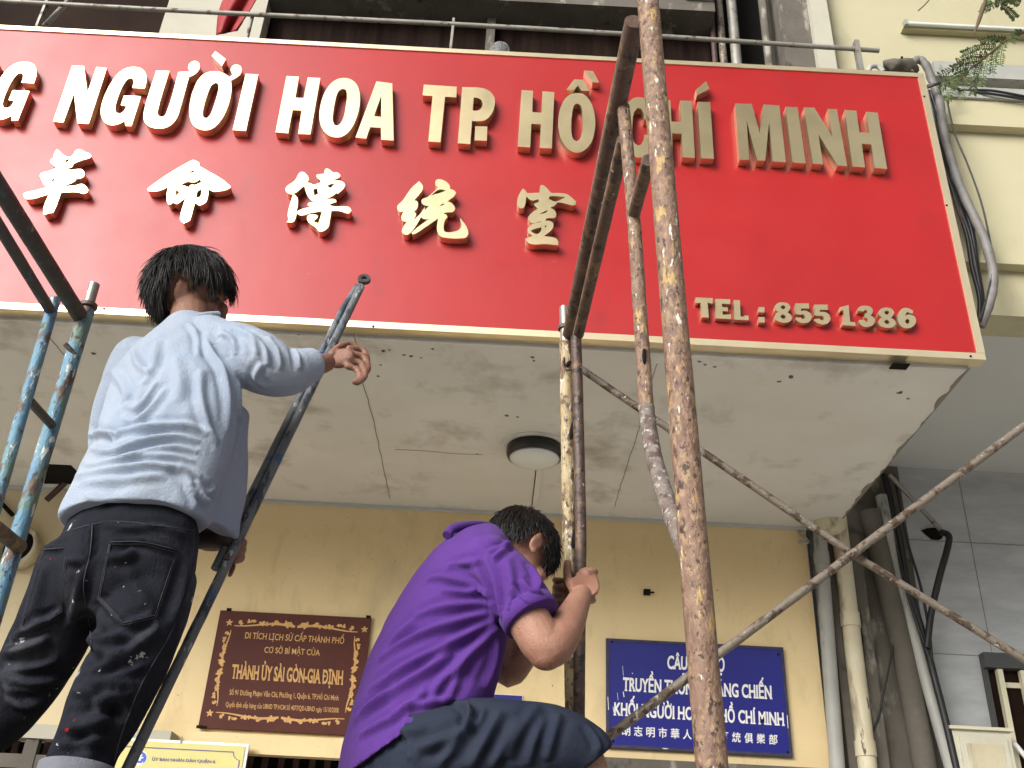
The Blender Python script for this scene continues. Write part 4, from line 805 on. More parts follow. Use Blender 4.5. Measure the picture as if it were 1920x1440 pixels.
# ------------------------------------------------------------------ left scaffold frame
D0, D1 = P(160, 592, 2.6), P(18, 1058, 2.6)
G_ = thing('scaffold', straight(D0, D1), 'blue painted scaffold frame with black top bars at the left edge', 'scaffold')
rough_tube([D0 + (D0 - D1).normalized() * .02, straight(D0, D1)], .0225, 18, 40, .015).build('post', 'blue_pole', G_)
MB().tube([P(177, 533, 2.6), P(162, 585, 2.6)], .0165, n=16).build('spigot', 'bare_steel', G_)
MB().tube([P(166.5, 571, 2.6), P(165, 577, 2.6)], .0265, n=16).build('spigot_collar', 'rust_dark', G_)
zt2 = P(156, 596, 2.6).z
e0 = PZ(-60, 258, zt2 + .01)
rough_tube([e0, P(152, 596, 2.6)], .0235, 16, 24, .012).build('top_rail', 'black_bar', G_)
I0, I1 = P(103, 560, 2.36), P(20, 850, 2.36)
rough_tube([I0, straight(I0, I1)], .0160, 14, 40, .02).build('inner_leg', 'blue_pole', G_)
zt3 = P(96, 585, 2.36).z
rough_tube([PZ(-50, 345, zt3), P(96, 585, 2.36)], .0150, 14, 16, .015).build('arch_rail', 'black_bar', G_)
rough_tube([P(54, 750, 2.37), P(97, 797, 2.585)], .0125, 12, 5, .02).build('rung', 'black_bar', G_)
rough_tube([P(-15, 985, 2.40), P(36, 1025, 2.59)], .0205, 14, 5, .02).build('rung', 'rust_dark', G_)
MB().tube([P(122, 645, 2.57), P(140, 664, 2.585)], .0075, n=8).build('peg', 'rust_dark', G_)
# ------------------------------------------------------------------ folded brace the man in blue holds
E1, E2 = P(683, 524, 2.60), P(230, 1460, 2.16)
K_ = thing('folded_brace', E2, 'long folded pair of grey blue scaffold bars gripped by the man in the pale shirt', 'brace')
dl = (E2 - E1).normalized(); side = Vector((-.024, .004, -.006))
rough_tube([E1 + dl * .035, E2], .0122, 12, 50, .03).build('brace_bar', 'grey_blue_bar', K_)
q0 = E1 + dl * .14
rough_tube([E1 + dl * .03 + side * .5, q0 + side, E1.lerp(E2, .68) + side], .0112, 12, 20, .03).build('brace_bar', 'grey_blue_bar', K_)
mb = MB(); n_ = 20; vs = []
sdv = dl.cross(Vector((0, 1, 0))).normalized(); th = dl.cross(sdv)
for k in range(n_):
    a = k / n_ * 6.28318
    for rr, h in ((.020, .006), (.020, -.006), (.0085, -.006), (.0085, .006)): vs.append(E1 + (dl * math.cos(a) + sdv * math.sin(a)) * rr + th * h)
mb.add(vs, [(4 * k + j, 4 * ((k + 1) % n_) + j, 4 * ((k + 1) % n_) + (j + 1) % 4, 4 * k + (j + 1) % 4) for k in range(n_) for j in range(4)], False); mb.build('eye_end', 'black_bar', K_)
p = E1.lerp(E2, .67); MB().tube([p - th * .02, p + th * .02], .008, n=8).build('pivot_bolt', 'rust_dark', K_)
# scaffold deck below the picture that carries both men
ZD = 1.36
mb = MB(); mb.box((-1.75, 1.62, ZD - .04), (1.0, 2.62, ZD)); tag(mb.build('scaffold_deck', 'twig'), 'timber deck the two workers stand on', 'platform')
# ------------------------------------------------------------------ street tree whose frond hangs into the top right
TR = thing('street_tree', (3.0, -3.6, 0), 'street tree with feathery leaf hanging in at the top right corner', 'tree')
tb = (3.0, -3.6, 0); rt = random.Random(11)
MB().tube(catmull([(3.0, -3.6, -.1), (3.02, -3.62, 1.5), (2.9, -3.5, 3.2), (2.75, -3.5, 5.2), (2.6, -3.7, 7.0), (2.3, -3.9, 9.5)], 4), [.26 - .0075 * k for k in range(21)], n=14, wob=.04).build('trunk', 'bark', TR)
fr0 = P(1935, 55, 2.15)
lim = [[(2.75, -3.5, 5.2), (2.9, -1.6, 6.3), (2.7, .3, 5.9), (fr0.x + .35, 1.8, 4.6), tuple(fr0 + Vector((.03, .02, .08)))], [(2.65, -3.6, 6.4), (3.2, -4.0, 8.4), (3.5, -4.2, 10.2)], [(2.6, -3.7, 7.0), (1.2, -3.4, 9.0), (.3, -3.6, 10.6)], [(2.4, -3.8, 8.6), (2.6, -5.2, 10.4), (2.4, -5.8, 11.6)], [(2.65, -3.6, 6.6), (.9, -3.6, 8.6), (-.8, -3.7, 10.0)], [(2.5, -3.7, 7.6), (2.9, -2.5, 9.4), (3.2, -2.2, 11.2)]]
mb = MB()
for l in lim:
    pp = catmull(l, 5); mb.tube(pp, [.085 - .078 * i / (len(pp) - 1) for i in range(len(pp))], n=8)
mb.build('limbs', 'bark', TR)
mb = MB()
cl = [(2.2, -3.8, 11.2, 1.9), (.6, -3.7, 10.8, 1.3), (3.5, -4.2, 10.9, 1.3), (2.5, -5.6, 11.8, 1.3), (3.1, -2.3, 11.3, 1.3), (1.6, -2.9, 12.2, 1.2), (1.2, -4.8, 11.8, 1.2), (-.5, -3.6, 10.9, 1.3), (-.9, -3.7, 9.7, 1.0), (.4, -3.6, 9.4, 1.15), (1.7, -3.5, 9.5, 1.2), (-.6, -4.0, 12.0, 1.0)]
for (x, y, z, r) in cl:
    for k in range(int(420 * r)):
        d = Vector((rt.gauss(0, 1), rt.gauss(0, 1), rt.gauss(0, .75))).normalized() * r * rt.random() ** .45
        c = Vector((x, y, z)) + d; a = Vector((rt.gauss(0, 1), rt.gauss(0, 1), rt.gauss(0, .6))).normalized(); b_ = a.orthogonal().normalized(); l = rt.uniform(.10, .2)
        mb.add([c - a * l, c + b_ * l * .4, c + a * l, c - b_ * l * .4], [(0, 1, 2, 3)])
mb.build('crown', 'leaf', TR, fixn=False)
# the frond: rachis, pinnae, tiny leaflets
z3 = lambda x, y, Y=2.15: P(1280 + x / 3, y / 3, Y)
mb = MB(); ml = MB(); mlu = MB()
rach = catmull([fr0, z3(1920, 180), z3(1830, 222), z3(1740, 292), z3(1650, 365), z3(1585, 415)], 5)
mb.tube(rach, [.006 - .004 * i / (len(rach) - 1) for i in range(len(rach))], n=6)
def pinna(a, b_, Ya=2.15, Yb=2.15, ml=ml):
    A, Bq = z3(a[0], a[1], Ya), z3(b_[0], b_[1], Yb); Mq = A.lerp(Bq, .5) + Vector((0, 0, .012))
    pp = catmull([A, Mq, Bq], 8); mb.tube(pp, .0013, n=4); k = len(pp)
    for i in range(1, k):
        for q in range(1):
            p = pp[i - 1].lerp(pp[i], .5); d = (pp[i] - pp[i - 1]).normalized(); nv = d.cross(ray(1800, 120)).normalized(); tw = d.cross(nv).normalized()
            for s_ in (-1, 1):
                l = rt.uniform(.012, .018); dirl = (nv * s_ + d * .55 + tw * rt.uniform(-.5, .5)).normalized(); wv = d * .0050
                ml.add([p, p + dirl * l * .5 + wv, p + dirl * l, p + dirl * l * .5 - wv], [(0, 1, 2, 3)])
for a, b_ in [((1815, 228), (1675, 238)), ((1765, 262), (1575, 302)), ((1720, 305), (1540, 348)), ((1690, 330), (1515, 385)), ((1650, 365), (1440, 425)), ((1610, 395), (1445, 510)), ((1585, 415), (1480, 570)), ((1815, 230), (1785, 365)), ((1770, 262), (1742, 410)), ((1725, 300), (1682, 485)), ((1680, 340), (1632, 530)), ((1640, 375), (1570, 560)), ((1600, 405), (1500, 560)), ((1890, 195), (1850, 240)), ((1905, 188), (1860, 205)), ((1880, 0), (1700, 55)), ((1790, 30), (1870, 100)), ((1740, 20), (1690, 60)), ((1900, 20), (1760, 10))]:
    pinna(a, b_, 2.15, 2.15 + rt.uniform(-.06, .06), mlu if a in ((1880, 0), (1790, 30), (1740, 20), (1900, 20)) else ml)
fo = mb.build('leaf_stalk', 'twig', TR); ml.build('leaflets', 'leaf', TR, fixn=False); mlu.build('leaflets', 'leaf', TR, fixn=False)
pipe('seed_pod', [z3(1725, -60, 2.1), z3(1695, 30, 2.1), z3(1665, 120, 2.1), z3(1638, 195, 2.1)], [.003, .0065, .006, .0015], 'twig', 'dry brown pod hanging from the tree at the top edge', 'seed pod', n=8)
pipe('twig', px3([(1742, 0, 2.1), (1735, 8, 2.1), (1722, 20, 2.1)]), .002, 'twig', 'thin dark twig tip at the top edge over the cream wall', 'twig', n=5)
# houses across the street, seen only in the brass and as bounced light
OB = thing('opposite_building', (2, -25, 0), 'pale building across the street, mirrored in the brass letters', 'building')
MB().box((-30, -27, .0), (34, -25, 6.5)).build('wall', 'far_wall', OB)
for k in range(12):
    for z in (1.0, 4.0): MB().box((-18 + k * 3.4, -25.0, z), (-16.4 + k * 3.4, -24.98, z + 1.6)).build('window', 'brown_glass', OB)
# ================================================================== people
def vx(px, py, Y): return P(px, py, Y)
def remeshed(mb, name, m, parent, voxel=.006, smooth=6, folds=(), noise=0., cuts=None, nseed=0, nfreq=9.):
    """fuse overlapping closed volumes into one continuous surface, then press the folds into it"""
    o0 = wloc(parent)
    me = bpy.data.meshes.new(name); me.from_pydata(mb.v, [], mb.f)
    bm = bmesh.new(); bm.from_mesh(me); bmesh.ops.recalc_face_normals(bm, faces=bm.faces); bm.to_mesh(me); bm.free()
    o = bpy.data.objects.new(name, me); C.objects.link(o)
    md = o.modifiers.new('r', 'REMESH'); md.mode = 'VOXEL'; md.voxel_size = voxel
    if smooth: ms = o.modifiers.new('s', 'SMOOTH'); ms.factor = .5; ms.iterations = smooth
    dg = bpy.context.evaluated_depsgraph_get(); me2 = bpy.data.meshes.new_from_object(o.evaluated_get(dg)); bpy.data.objects.remove(o); bpy.data.meshes.remove(me)
    n = len(me2.vertices); co = np.empty(n * 3); me2.vertices.foreach_get('co', co); co = co.reshape(-1, 3)
    no = np.empty(n * 3); me2.vertex_normals.foreach_get('vector', no); no = no.reshape(-1, 3)
    disp = np.zeros(n)
    if folds:
        bvh = BVHTree.FromPolygons([Vector(c) for c in co], [tuple(p.vertices) for p in me2.polygons])
        for pts, amp, wd in folds:
            pl = []
            for (x, y) in [tuple(p) for p in catmull([(p[0], p[1], 0) for p in pts], 5) for p in [(p[0], p[1])]]:
                h = bvh.ray_cast(CAM, ray(x, y).normalized())
                if h[0] is not None: pl.append(np.array(h[0]))
            if len(pl) < 2: continue
            pl = np.array(pl); k = len(pl); best = np.full(n, 9.); bt = np.zeros(n)
            lo, hi = pl.min(0) - wd * 5, pl.max(0) + wd * 5
            sel = np.where(np.all((co > lo) & (co < hi), axis=1))[0]
            if not len(sel): continue
            q = co[sel]; bd = np.full(len(sel), 9.); tt = np.zeros(len(sel))
            for i in range(k - 1):
                a, b_ = pl[i], pl[i + 1]; ab = b_ - a; l2 = (ab @ ab) + 1e-12
                t = np.clip(((q - a) @ ab) / l2, 0, 1); d = np.linalg.norm(q - (a + t[:, None] * ab), axis=1)
                u = d < bd; bd[u] = d[u]; tt[u] = ((i + t) / (k - 1))[u]
            fade = np.sin(np.clip(tt, .0, 1) * math.pi) ** .5
            disp[sel] += amp * (np.exp(-(bd / wd) ** 2) - .55 * np.exp(-((bd - 2.0 * wd) / (1.1 * wd)) ** 2)) * fade
    if noise:
        rs = np.random.RandomState(nseed)
        for k in range(7):
            f = rs.normal(size=3) * nfreq * (1 + .5 * k); ph = rs.uniform(0, 6.28)
            disp += noise / (1 + .6 * k) * np.sin(co @ f + ph + 1.3 * np.sin(co @ (f[[1, 2, 0]] * .7) + ph))
    co = co + no * disp[:, None] - np.array(o0)
    me2.vertices.foreach_set('co', co.ravel()); me2.polygons.foreach_set('use_smooth', [True] * len(me2.polygons)); me2.update()
    me2.materials.clear(); me2.materials.append(MATS[m]); me2.name = name
    ob = bpy.data.objects.new(name, me2); C.objects.link(ob); ob.parent = parent
    return ob, co + np.array(o0), me2
def limb(mb, spec, n=18):
    """spec = [(px, py, Y, r)]"""
    mb.tube([P(x, y, Y) for x, y, Y, r in spec], [r for *_, r in spec], n=n)
    for (x, y, Y, r) in (spec[0], spec[-1]): mb.ell(P(x, y, Y), [Vector((r, 0, 0)), Vector((0, r, 0)), Vector((0, 0, r))], n, 10)
def limb_smooth(mb, spec, sub=4, n=18, ends=True):
    pts = catmull([P(x, y, Y) for x, y, Y, r in spec], sub); rr = []
    k = len(spec)
    for i in range(len(pts)):
        t = i / sub; j = min(int(t), k - 2); f = t - j; rr.append(spec[j][3] * (1 - f) + spec[j + 1][3] * f)
    mb.tube(pts, rr, n=n)
    if ends:
        for q in (0, -1): r = rr[q]; mb.ell(pts[q], [Vector((r, 0, 0)), Vector((0, r, 0)), Vector((0, 0, r))], n, 10)
def finger(mb, spec, r=.0085):
    pts = catmull([P(*s) for s in spec], 3); k = len(pts)
    rr = [r * (1.08 - .26 * i / (k - 1)) for i in range(k)]
    mb.tube(pts, rr, n=10)
    for i in range(0, k, 3): q = rr[i] * 1.04; mb.ell(pts[i], [Vector((q, 0, 0)), Vector((0, q, 0)), Vector((0, 0, q))], 10, 8)
    q = rr[-1]; mb.ell(pts[-1], [Vector((q, 0, 0)), Vector((0, q, 0)), Vector((0, 0, q))], 10, 8)
def head_frame(f, roll=0.):
    f = Vector(f).normalized(); s = f.cross(Vector((0, 0, 1))).normalized(); u = s.cross(f).normalized()
    if roll: R3 = Matrix.Rotation(roll, 3, f); s = R3 @ s; u = R3 @ u
    return f, s, u
def head(mb, c, f, s, u, k=1.0):
    def E(fo, so_, uo, af, as_, au, n=20, m=14): mb.ell(c + f * fo * k + s * so_ * k + u * uo * k, [s * as_ * k, f * af * k, u * au * k], n, m)
    E(-.008, 0, .018, .096, .075, .092); E(.030, 0, -.050, .060, .058, .070); E(.050, 0, -.098, .034, .036, .026)
    E(.062, 0, .030, .034, .056, .040); E(.094, 0, -.028, .018, .012, .024); E(.100, 0, -.044, .013, .016, .011); E(.080, 0, -.078, .014, .024, .012)
    for sg in (-1, 1):
        E(.068, sg * .040, -.036, .022, .024, .024)
        E(-.010, sg * .077, -.018, .018, .007, .033); E(-.020, sg * .082, -.010, .011, .005, .028); E(.000, sg * .079, -.043, .010, .006, .012)
        E(.078, sg * .032, .006, .012, .022, .008)
def hair(par, c, f, s, u, k, n, length, droop, region, seed, lift=.010, wid=.0022, crown=(-.45, .0, .9)):
    """a fitted cap plus many tapering locks combed away from the crown"""
    rr = random.Random(seed); cc = c + u * .018 * k - f * .008 * k; A = (.078 * k + lift, .099 * k + lift, .095 * k + lift)
    def onhead(df, ds, du): return cc + s * ds * A[0] + f * df * A[1] + u * du * A[2]
    mb = MB(); N, M_ = 48, 30; idx = {}; vs = []
    for i in range(M_ + 1):
        th = math.pi * i / M_
        for j in range(N):
            ph = 2 * math.pi * j / N; ds, df, du = math.sin(th) * math.cos(ph), math.sin(th) * math.sin(ph), math.cos(th)
            j_ = 1 + .02 * math.sin(ph * 9 + th * 5) + .012 * math.sin(ph * 17 - th * 11); v = onhead(df * j_, ds * j_, du * j_); idx[(i, j)] = len(vs); vs.append((v, region(df, ds, du)))
    fs = [(idx[(i, j)], idx[(i, (j + 1) % N)], idx[(i + 1, (j + 1) % N)], idx[(i + 1, j)]) for i in range(M_) for j in range(N) if all(vs[idx[q]][1] for q in ((i, j), (i, (j + 1) % N), (i + 1, (j + 1) % N), (i + 1, j)))]
    mb.add([v for v, _ in vs], fs, True)
    cr = Vector(crown).normalized(); done = 0
    while done < n:
        d = Vector((rr.gauss(0, 1), rr.gauss(0, 1), rr.gauss(0, 1))).normalized()
        if not region(d.x, d.y, d.z): continue
        done += 1
        p = onhead(d.x, d.y, d.z); nrm = (s * d.y / A[0] + f * d.x / A[1] + u * d.z / A[2]).normalized()
        away = (f * (d.x - cr.x) + s * (d.y - cr.y) + u * (d.z - cr.z)); t = (away - nrm * away.dot(nrm)); t = t.normalized() if t.length > 1e-4 else s
        t = (t + Vector((rr.gauss(0, .22), rr.gauss(0, .22), rr.gauss(0, .22))) + Vector((0, 0, -droop))).normalized()
        l = length * rr.uniform(.6, 1.15); drp = droop; pts = []
        if -.45 < d.x < .45 and d.z < .45 and abs(d.y) > .5: l *= .42; drp = droop * .4
        q = p - nrm * .003; dirv = (t + nrm * rr.uniform(.05, .32)).normalized()
        for a in range(5):
            pts.append(q.copy()); q = q + dirv * (l / 4); dirv = (dirv + Vector((0, 0, -drp * .5)) - nrm * .10).normalized()
            e = q - cc; ev = math.sqrt((e.dot(s) / A[0]) ** 2 + (e.dot(f) / A[1]) ** 2 + (e.dot(u) / A[2]) ** 2)
            if ev < 1.01: q = cc + e * (1.012 / ev)
        ww = wid * rr.uniform(.6, 1.3); mb.tube(pts, [ww, ww * 1.1, ww * .9, ww * .6, ww * .12], n=4, cap=False)
    return mb.build('hair', 'hair', par, fixn=False)
def Z(lst, ox, oy, k=3.0): return [(ox + x / k, oy + y / k) for x, y in lst]
# ------------------------------------------------------------------ the man in the pale shirt
FB = Vector((math.sin(math.radians(25)), math.cos(math.radians(25)), 0)); RB = Vector((FB.y, -FB.x, 0))
M1 = thing('person', (P(250, 985, 2.2).x, 2.2, ZD), 'man in loose pale blue shirt and paint-spattered dark jeans seen from behind', 'person')
def trunk_rings(spec, U, V):
    out = []
    for (x, y, Y, hw, b) in spec:
        a = hw * mpp(x, y, Y); a = math.sqrt(max(a * a - (b * abs(V.x)) ** 2, .0004)) / max(abs(U.x), .5); out.append((P(x, y, Y), U * a, V * b))
    return out
def dense(rs, sub=3):
    c = catmull([r[0] for r in rs], sub); u = catmull([r[1] for r in rs], sub); v = catmull([r[2] for r in rs], sub); return list(zip(c, u, v))
shirt = MB()
shirt.rings(dense(trunk_rings([(250, 981, 2.20, 146, .135), (262, 940, 2.20, 149, .13), (282, 893, 2.20, 148, .125), (303, 842, 2.20, 142, .12), (318, 790, 2.21, 137, .12), (328, 740, 2.22, 130, .12), (336, 695, 2.24, 116, .115), (345, 655, 2.26, 92, .095), (354, 622, 2.28, 60, .075), (358, 604, 2.29, 42, .055)], RB, FB)), 40)
limb_smooth(shirt, [(395, 645, 2.24, .074), (440, 660, 2.21, .080), (495, 684, 2.20, .076), (535, 695, 2.22, .066), (570, 688, 2.24, .050), (590, 684, 2.255, .044)], ends=False)
shirt.ell(P(395, 645, 2.24), [Vector((.074, 0, 0)), Vector((0, .074, 0)), Vector((0, 0, .074))], 16, 12)
limb_smooth(shirt, [(255, 672, 2.27, .062), (232, 740, 2.30, .062), (212, 810, 2.33, .058), (202, 852, 2.35, .050)])
# front flap of the shirt hanging to the right
shirt.rings(dense([(P(432, 760, 2.25), RB * .035, FB * .07), (P(425, 850, 2.25), RB * .040, FB * .08), (P(412, 930, 2.25), RB * .038, FB * .08), (P(405, 992, 2.25), RB * .028, FB * .075)]), 20)
f4 = lambda l: Z(l, 0, 480)
A_, W_ = .0098, .0078
bf = [([(500, 1000), (600, 1010), (700, 975), (830, 955), (950, 945), (1080, 950), (1180, 1000)], 1.3, 1.1), ([(520, 1085), (640, 1100), (760, 1050), (900, 1010), (1010, 1005), (1130, 1040)], 1.3, 1.),
      ([(560, 1150), (700, 1130), (850, 1080), (1000, 1065), (1120, 1100)], 1.1, .9), ([(480, 1180), (620, 1160), (800, 1120), (960, 1110), (1100, 1150)], 1., .9), ([(430, 1235), (600, 1200), (800, 1175), (1000, 1180), (1080, 1210), (1180, 1290)], 1.2, 1.1),
      ([(690, 830), (760, 850), (830, 790), (880, 700)], 1.1, 1.3), ([(680, 880), (740, 920), (840, 860), (920, 740)], .9, 1.2), ([(1150, 420), (1180, 520), (1250, 640), (1280, 800), (1290, 1000)], 1.2, 1.3), ([(1130, 640), (1130, 800), (1180, 960), (1240, 1050)], 1., 1.2),
      ([(880, 480), (860, 600), (800, 720)], .8, 1.4), ([(640, 640), (700, 760), (690, 820)], .8, 1.4), ([(760, 520), (770, 600), (850, 660)], .8, 1.1), ([(1230, 420), (1300, 460), (1330, 560)], .9, .9), ([(1330, 390), (1420, 470), (1450, 560)], 1., .9), ([(1500, 460), (1560, 540), (1580, 640)], 1.2, .9), ([(1600, 470), (1660, 540), (1680, 640)], 1.2, .8), ([(1420, 440), (1490, 520), (1510, 620)], .9, .8), ([(1480, 600), (1440, 680), (1500, 740)], 1., .9),
      ([(450, 1265), (700, 1260), (950, 1215)], .8, 1.2), ([(1100, 1260), (1160, 1330), (1210, 1300)], 1.4, .9), ([(1100, 1300), (1150, 1370), (1220, 1340)], 1.2, .9), ([(1120, 1320), (1180, 1420)], 1., .9), ([(1000, 1190), (1060, 1250), (1090, 1330), (1100, 1420)], .9, 1.1), ([(480, 1330), (560, 1380), (700, 1390)], .6, 1.3), ([(980, 560), (1010, 700), (1000, 820)], .6, 1.6), ([(540, 1010), (620, 1005), (640, 1040)], 1.2, .7), ([(1340, 700), (1350, 900), (1310, 1150)], 1.0, 1.2), ([(1060, 380), (1110, 440), (1120, 560)], .7, .9)]
remeshed(shirt, 'shirt', 'shirt_blue', M1, .0045, 6, [(f4(l), A_ * a, W_ * w_) for l, a, w_ in bf], .0032, nseed=1)
mb = MB(); hem = []
mb.tube(catmull([P(300, 645, 2.19), P(318, 618, 2.20), P(345, 602, 2.21), P(378, 593, 2.22), P(410, 590, 2.25)], 5), .010, n=8); mb.build('collar', 'shirt_blue', M1)
f1, s1_, u1 = head_frame((math.sin(math.radians(76)), math.cos(math.radians(76)), -.12), math.radians(24))
hc = P(358, 547, 2.32); bd = MB(); head(bd, hc, f1, s1_, u1, 1.0)
limb_smooth(bd, [(352, 660, 2.27, .085), (356, 615, 2.29, .055), (358, 570, 2.315, .052)])
bd.rings(dense(trunk_rings([(255, 1000, 2.2, 100, .085), (300, 860, 2.2, 105, .085), (330, 740, 2.22, 100, .085), (345, 660, 2.26, 65, .07)], RB, FB)), 24)
limb_smooth(bd, [(395, 650, 2.24, .052), (470, 675, 2.21, .046), (545, 690, 2.225, .038), (590, 684, 2.26, .030), (612, 680, 2.30, .0245)])
limb_smooth(bd, [(260, 672, 2.27, .046), (212, 810, 2.33, .040), (215, 850, 2.36, .037), (300, 930, 2.40, .033), (375, 1008, 2.37, .026), (425, 1012, 2.345, .024)])
# right hand: open, fingers bent down at the tips
bd.ell(P(640, 672, 2.335), [RB * .040, FB * .017, Vector((0, 0, .030))], 16, 12)
finger(bd, [(655, 654, 2.345), (679, 656, 2.365), (689, 676, 2.355), (678, 693, 2.335)], .0098)
finger(bd, [(658, 665, 2.34), (682, 669, 2.35), (690, 692, 2.335), (676, 707, 2.32)], .0102)
finger(bd, [(658, 677, 2.33), (679, 683, 2.335), (684, 706, 2.32), (670, 718, 2.305)], .0098)
finger(bd, [(652, 687, 2.32), (669, 693, 2.325), (674, 708, 2.312), (664, 717, 2.30)], .0090)
finger(bd, [(622, 664, 2.33), (636, 651, 2.36), (654, 645, 2.385), (668, 650, 2.39)], .0108)
# left hand closed on the folded brace
bd.ell(P(437, 1018, 2.365), [Vector((.016, 0, 0)), Vector((0, .030, 0)), Vector((0, 0, .034))], 14, 10)
for k, yy_ in enumerate((1008, 1023, 1038)):
    finger(bd, [(433, yy_, 2.39), (452 + 2 * (k == 1), yy_ + 4, 2.385), (458 - 3 * k, yy_ + 11, 2.355), (446 - 3 * k, yy_ + 15, 2.325)], .0088)
finger(bd, [(430, 1050, 2.385), (437, 1056, 2.38), (436, 1066, 2.365), (431, 1078, 2.355)], .0076)
finger(bd, [(425, 1000, 2.35), (438, 996, 2.33), (448, 1000, 2.32)], .0095)
for x, y, Y in ((150, 1460, 2.12),):
    a = P(x, y, Y); bd.tube([a, Vector((a.x - .02, a.y + .02, ZD + .09)), Vector((a.x - .02, a.y + .05, ZD + .045))], [.052, .038, .04], n=16)
    bd.ell(Vector((a.x + .03, a.y + .12, ZD + .04)), [RB * .045, FB * .125, Vector((0, 0, .036))], 14, 10)
a = P(-60, 1380, 2.36); bd.tube([a, Vector((a.x - .05, a.y + .08, ZD + .09)), Vector((a.x - .05, a.y + .1, ZD + .045))], [.045, .038, .04], n=16); bd.ell(Vector((a.x - .01, a.y + .18, ZD + .04)), [RB * .045, FB * .125, Vector((0, 0, .036))], 14, 10)
remeshed(bd, 'body', 'skin', M1, .0042, 3)
mb = MB(); mb.tube(catmull([P(373, 1009, 2.335), P(400, 1008, 2.325), P(425, 1009, 2.322), P(440, 1010, 2.325)], 4), [.0265] * 5 + [.0275] * 4 + [.027, .025, .021, .014], n=16); mb.build('glove_cuff', 'strap', M1)
for sg in (1, -1):
    e = hc + f1 * .076 + s1_ * sg * .030 - u1 * .006; MB().ell(e, [s1_ * .012, f1 * .010, u1 * .011], 12, 8).build('eye', 'lamp_rim', M1)
def reg1(df, ds, du):
    if df > .62 and du < .35: return False
    if df > .12: return du > .16 - .25 * (df < .30)
    if df > -.34: return du > .22
    return du > -.80
hair(M1, hc, f1, s1_, u1, 1.0, 5200, .070, .42, reg1, 4, .015, .0015)
jn = MB()
jn.rings(dense(trunk_rings([(252, 972, 2.2, 122, .105), (248, 995, 2.2, 132, .112), (236, 1040, 2.2, 138, .125), (222, 1085, 2.2, 140, .130), (208, 1130, 2.2, 118, .11), (196, 1165, 2.2, 70, .08)], RB, FB)), 36)
limb_smooth(jn, [(290, 1075, 2.18, .092), (270, 1150, 2.17, .094), (246, 1220, 2.16, .088), (216, 1290, 2.15, .082), (188, 1350, 2.14, .077), (163, 1400, 2.13, .070), (150, 1440, 2.125, .068), (140, 1475, 2.12, .066)], ends=False)
limb_smooth(jn, [(140, 1075, 2.23, .090), (112, 1150, 2.25, .088), (80, 1225, 2.27, .080), (44, 1288, 2.29, .076), (5, 1335, 2.31, .070), (-45, 1372, 2.34, .066)])
f7 = lambda l: Z(l, 0, 960)
jf = [([(520, 70), (512, 180), (505, 260)], 1., .8), ([(500, 262), (440, 275), (370, 270)], .8, .8), ([(490, 270), (440, 480), (400, 640)], .9, 1.2), ([(620, 165), (800, 165), (1000, 215)], .9, .7), ([(250, 205), (370, 195)], .8, .7), ([(555, 480), (690, 635)], .8, .7), ([(690, 635), (860, 580)], .7, .8), ([(140, 690), (345, 560)], .9, .8),
      ([(20, 800), (160, 760), (280, 700)], 1.2, 1.2), ([(0, 930), (160, 960), (330, 930)], 1.2, 1.2), ([(30, 1000), (120, 1080), (250, 1060)], 1.2, 1.1), ([(510, 700), (560, 770), (700, 780)], 1.1, 1.2), ([(560, 830), (740, 770), (900, 640)], 1.1, 1.2), ([(480, 920), (640, 850), (820, 830)], 1., 1.2), ([(400, 1040), (560, 980), (760, 960)], 1., 1.3), ([(370, 1150), (520, 1130), (640, 1000)], .9, 1.3), ([(350, 1260), (500, 1180), (700, 1200)], .9, 1.3), ([(620, 1000), (560, 1180), (480, 1400)], .9, 1.6), ([(20, 880), (180, 880), (330, 820)], 1., 1.), ([(520, 740), (600, 700), (760, 690)], .9, .9), ([(450, 960), (560, 940), (700, 900), (840, 860)], .9, .9), ([(420, 1010), (600, 1050), (760, 1020)], .9, .9), ([(380, 1090), (520, 1070), (700, 1090)], .9, .9), ([(340, 1210), (460, 1220), (640, 1150)], .9, .9), ([(320, 1310), (480, 1290), (660, 1270)], .9, .9), ([(640, 1000), (700, 1100), (720, 1200)], .8, 1.0), ([(60, 720), (180, 640), (330, 600)], .8, .9), ([(10, 980), (110, 1010), (280, 1010)], .9, .8), ([(700, 300), (760, 420), (880, 560)], .5, 1.3), ([(250, 300), (220, 420), (180, 560)], .5, 1.2), ([(520, 60), (700, 90), (900, 80), (1120, 150)], .6, .7), ([(1050, 280), (1010, 480), (960, 640)], .8, 1.2), ([(600, 250), (700, 250), (760, 210)], .9, 1.)]
jo, jco, jme = remeshed(jn, 'jeans', 'jeans', M1, .0065, 5, [(f7(l), .016 * a, .0095 * w_) for l, a, w_ in jf], .0022, nseed=5)
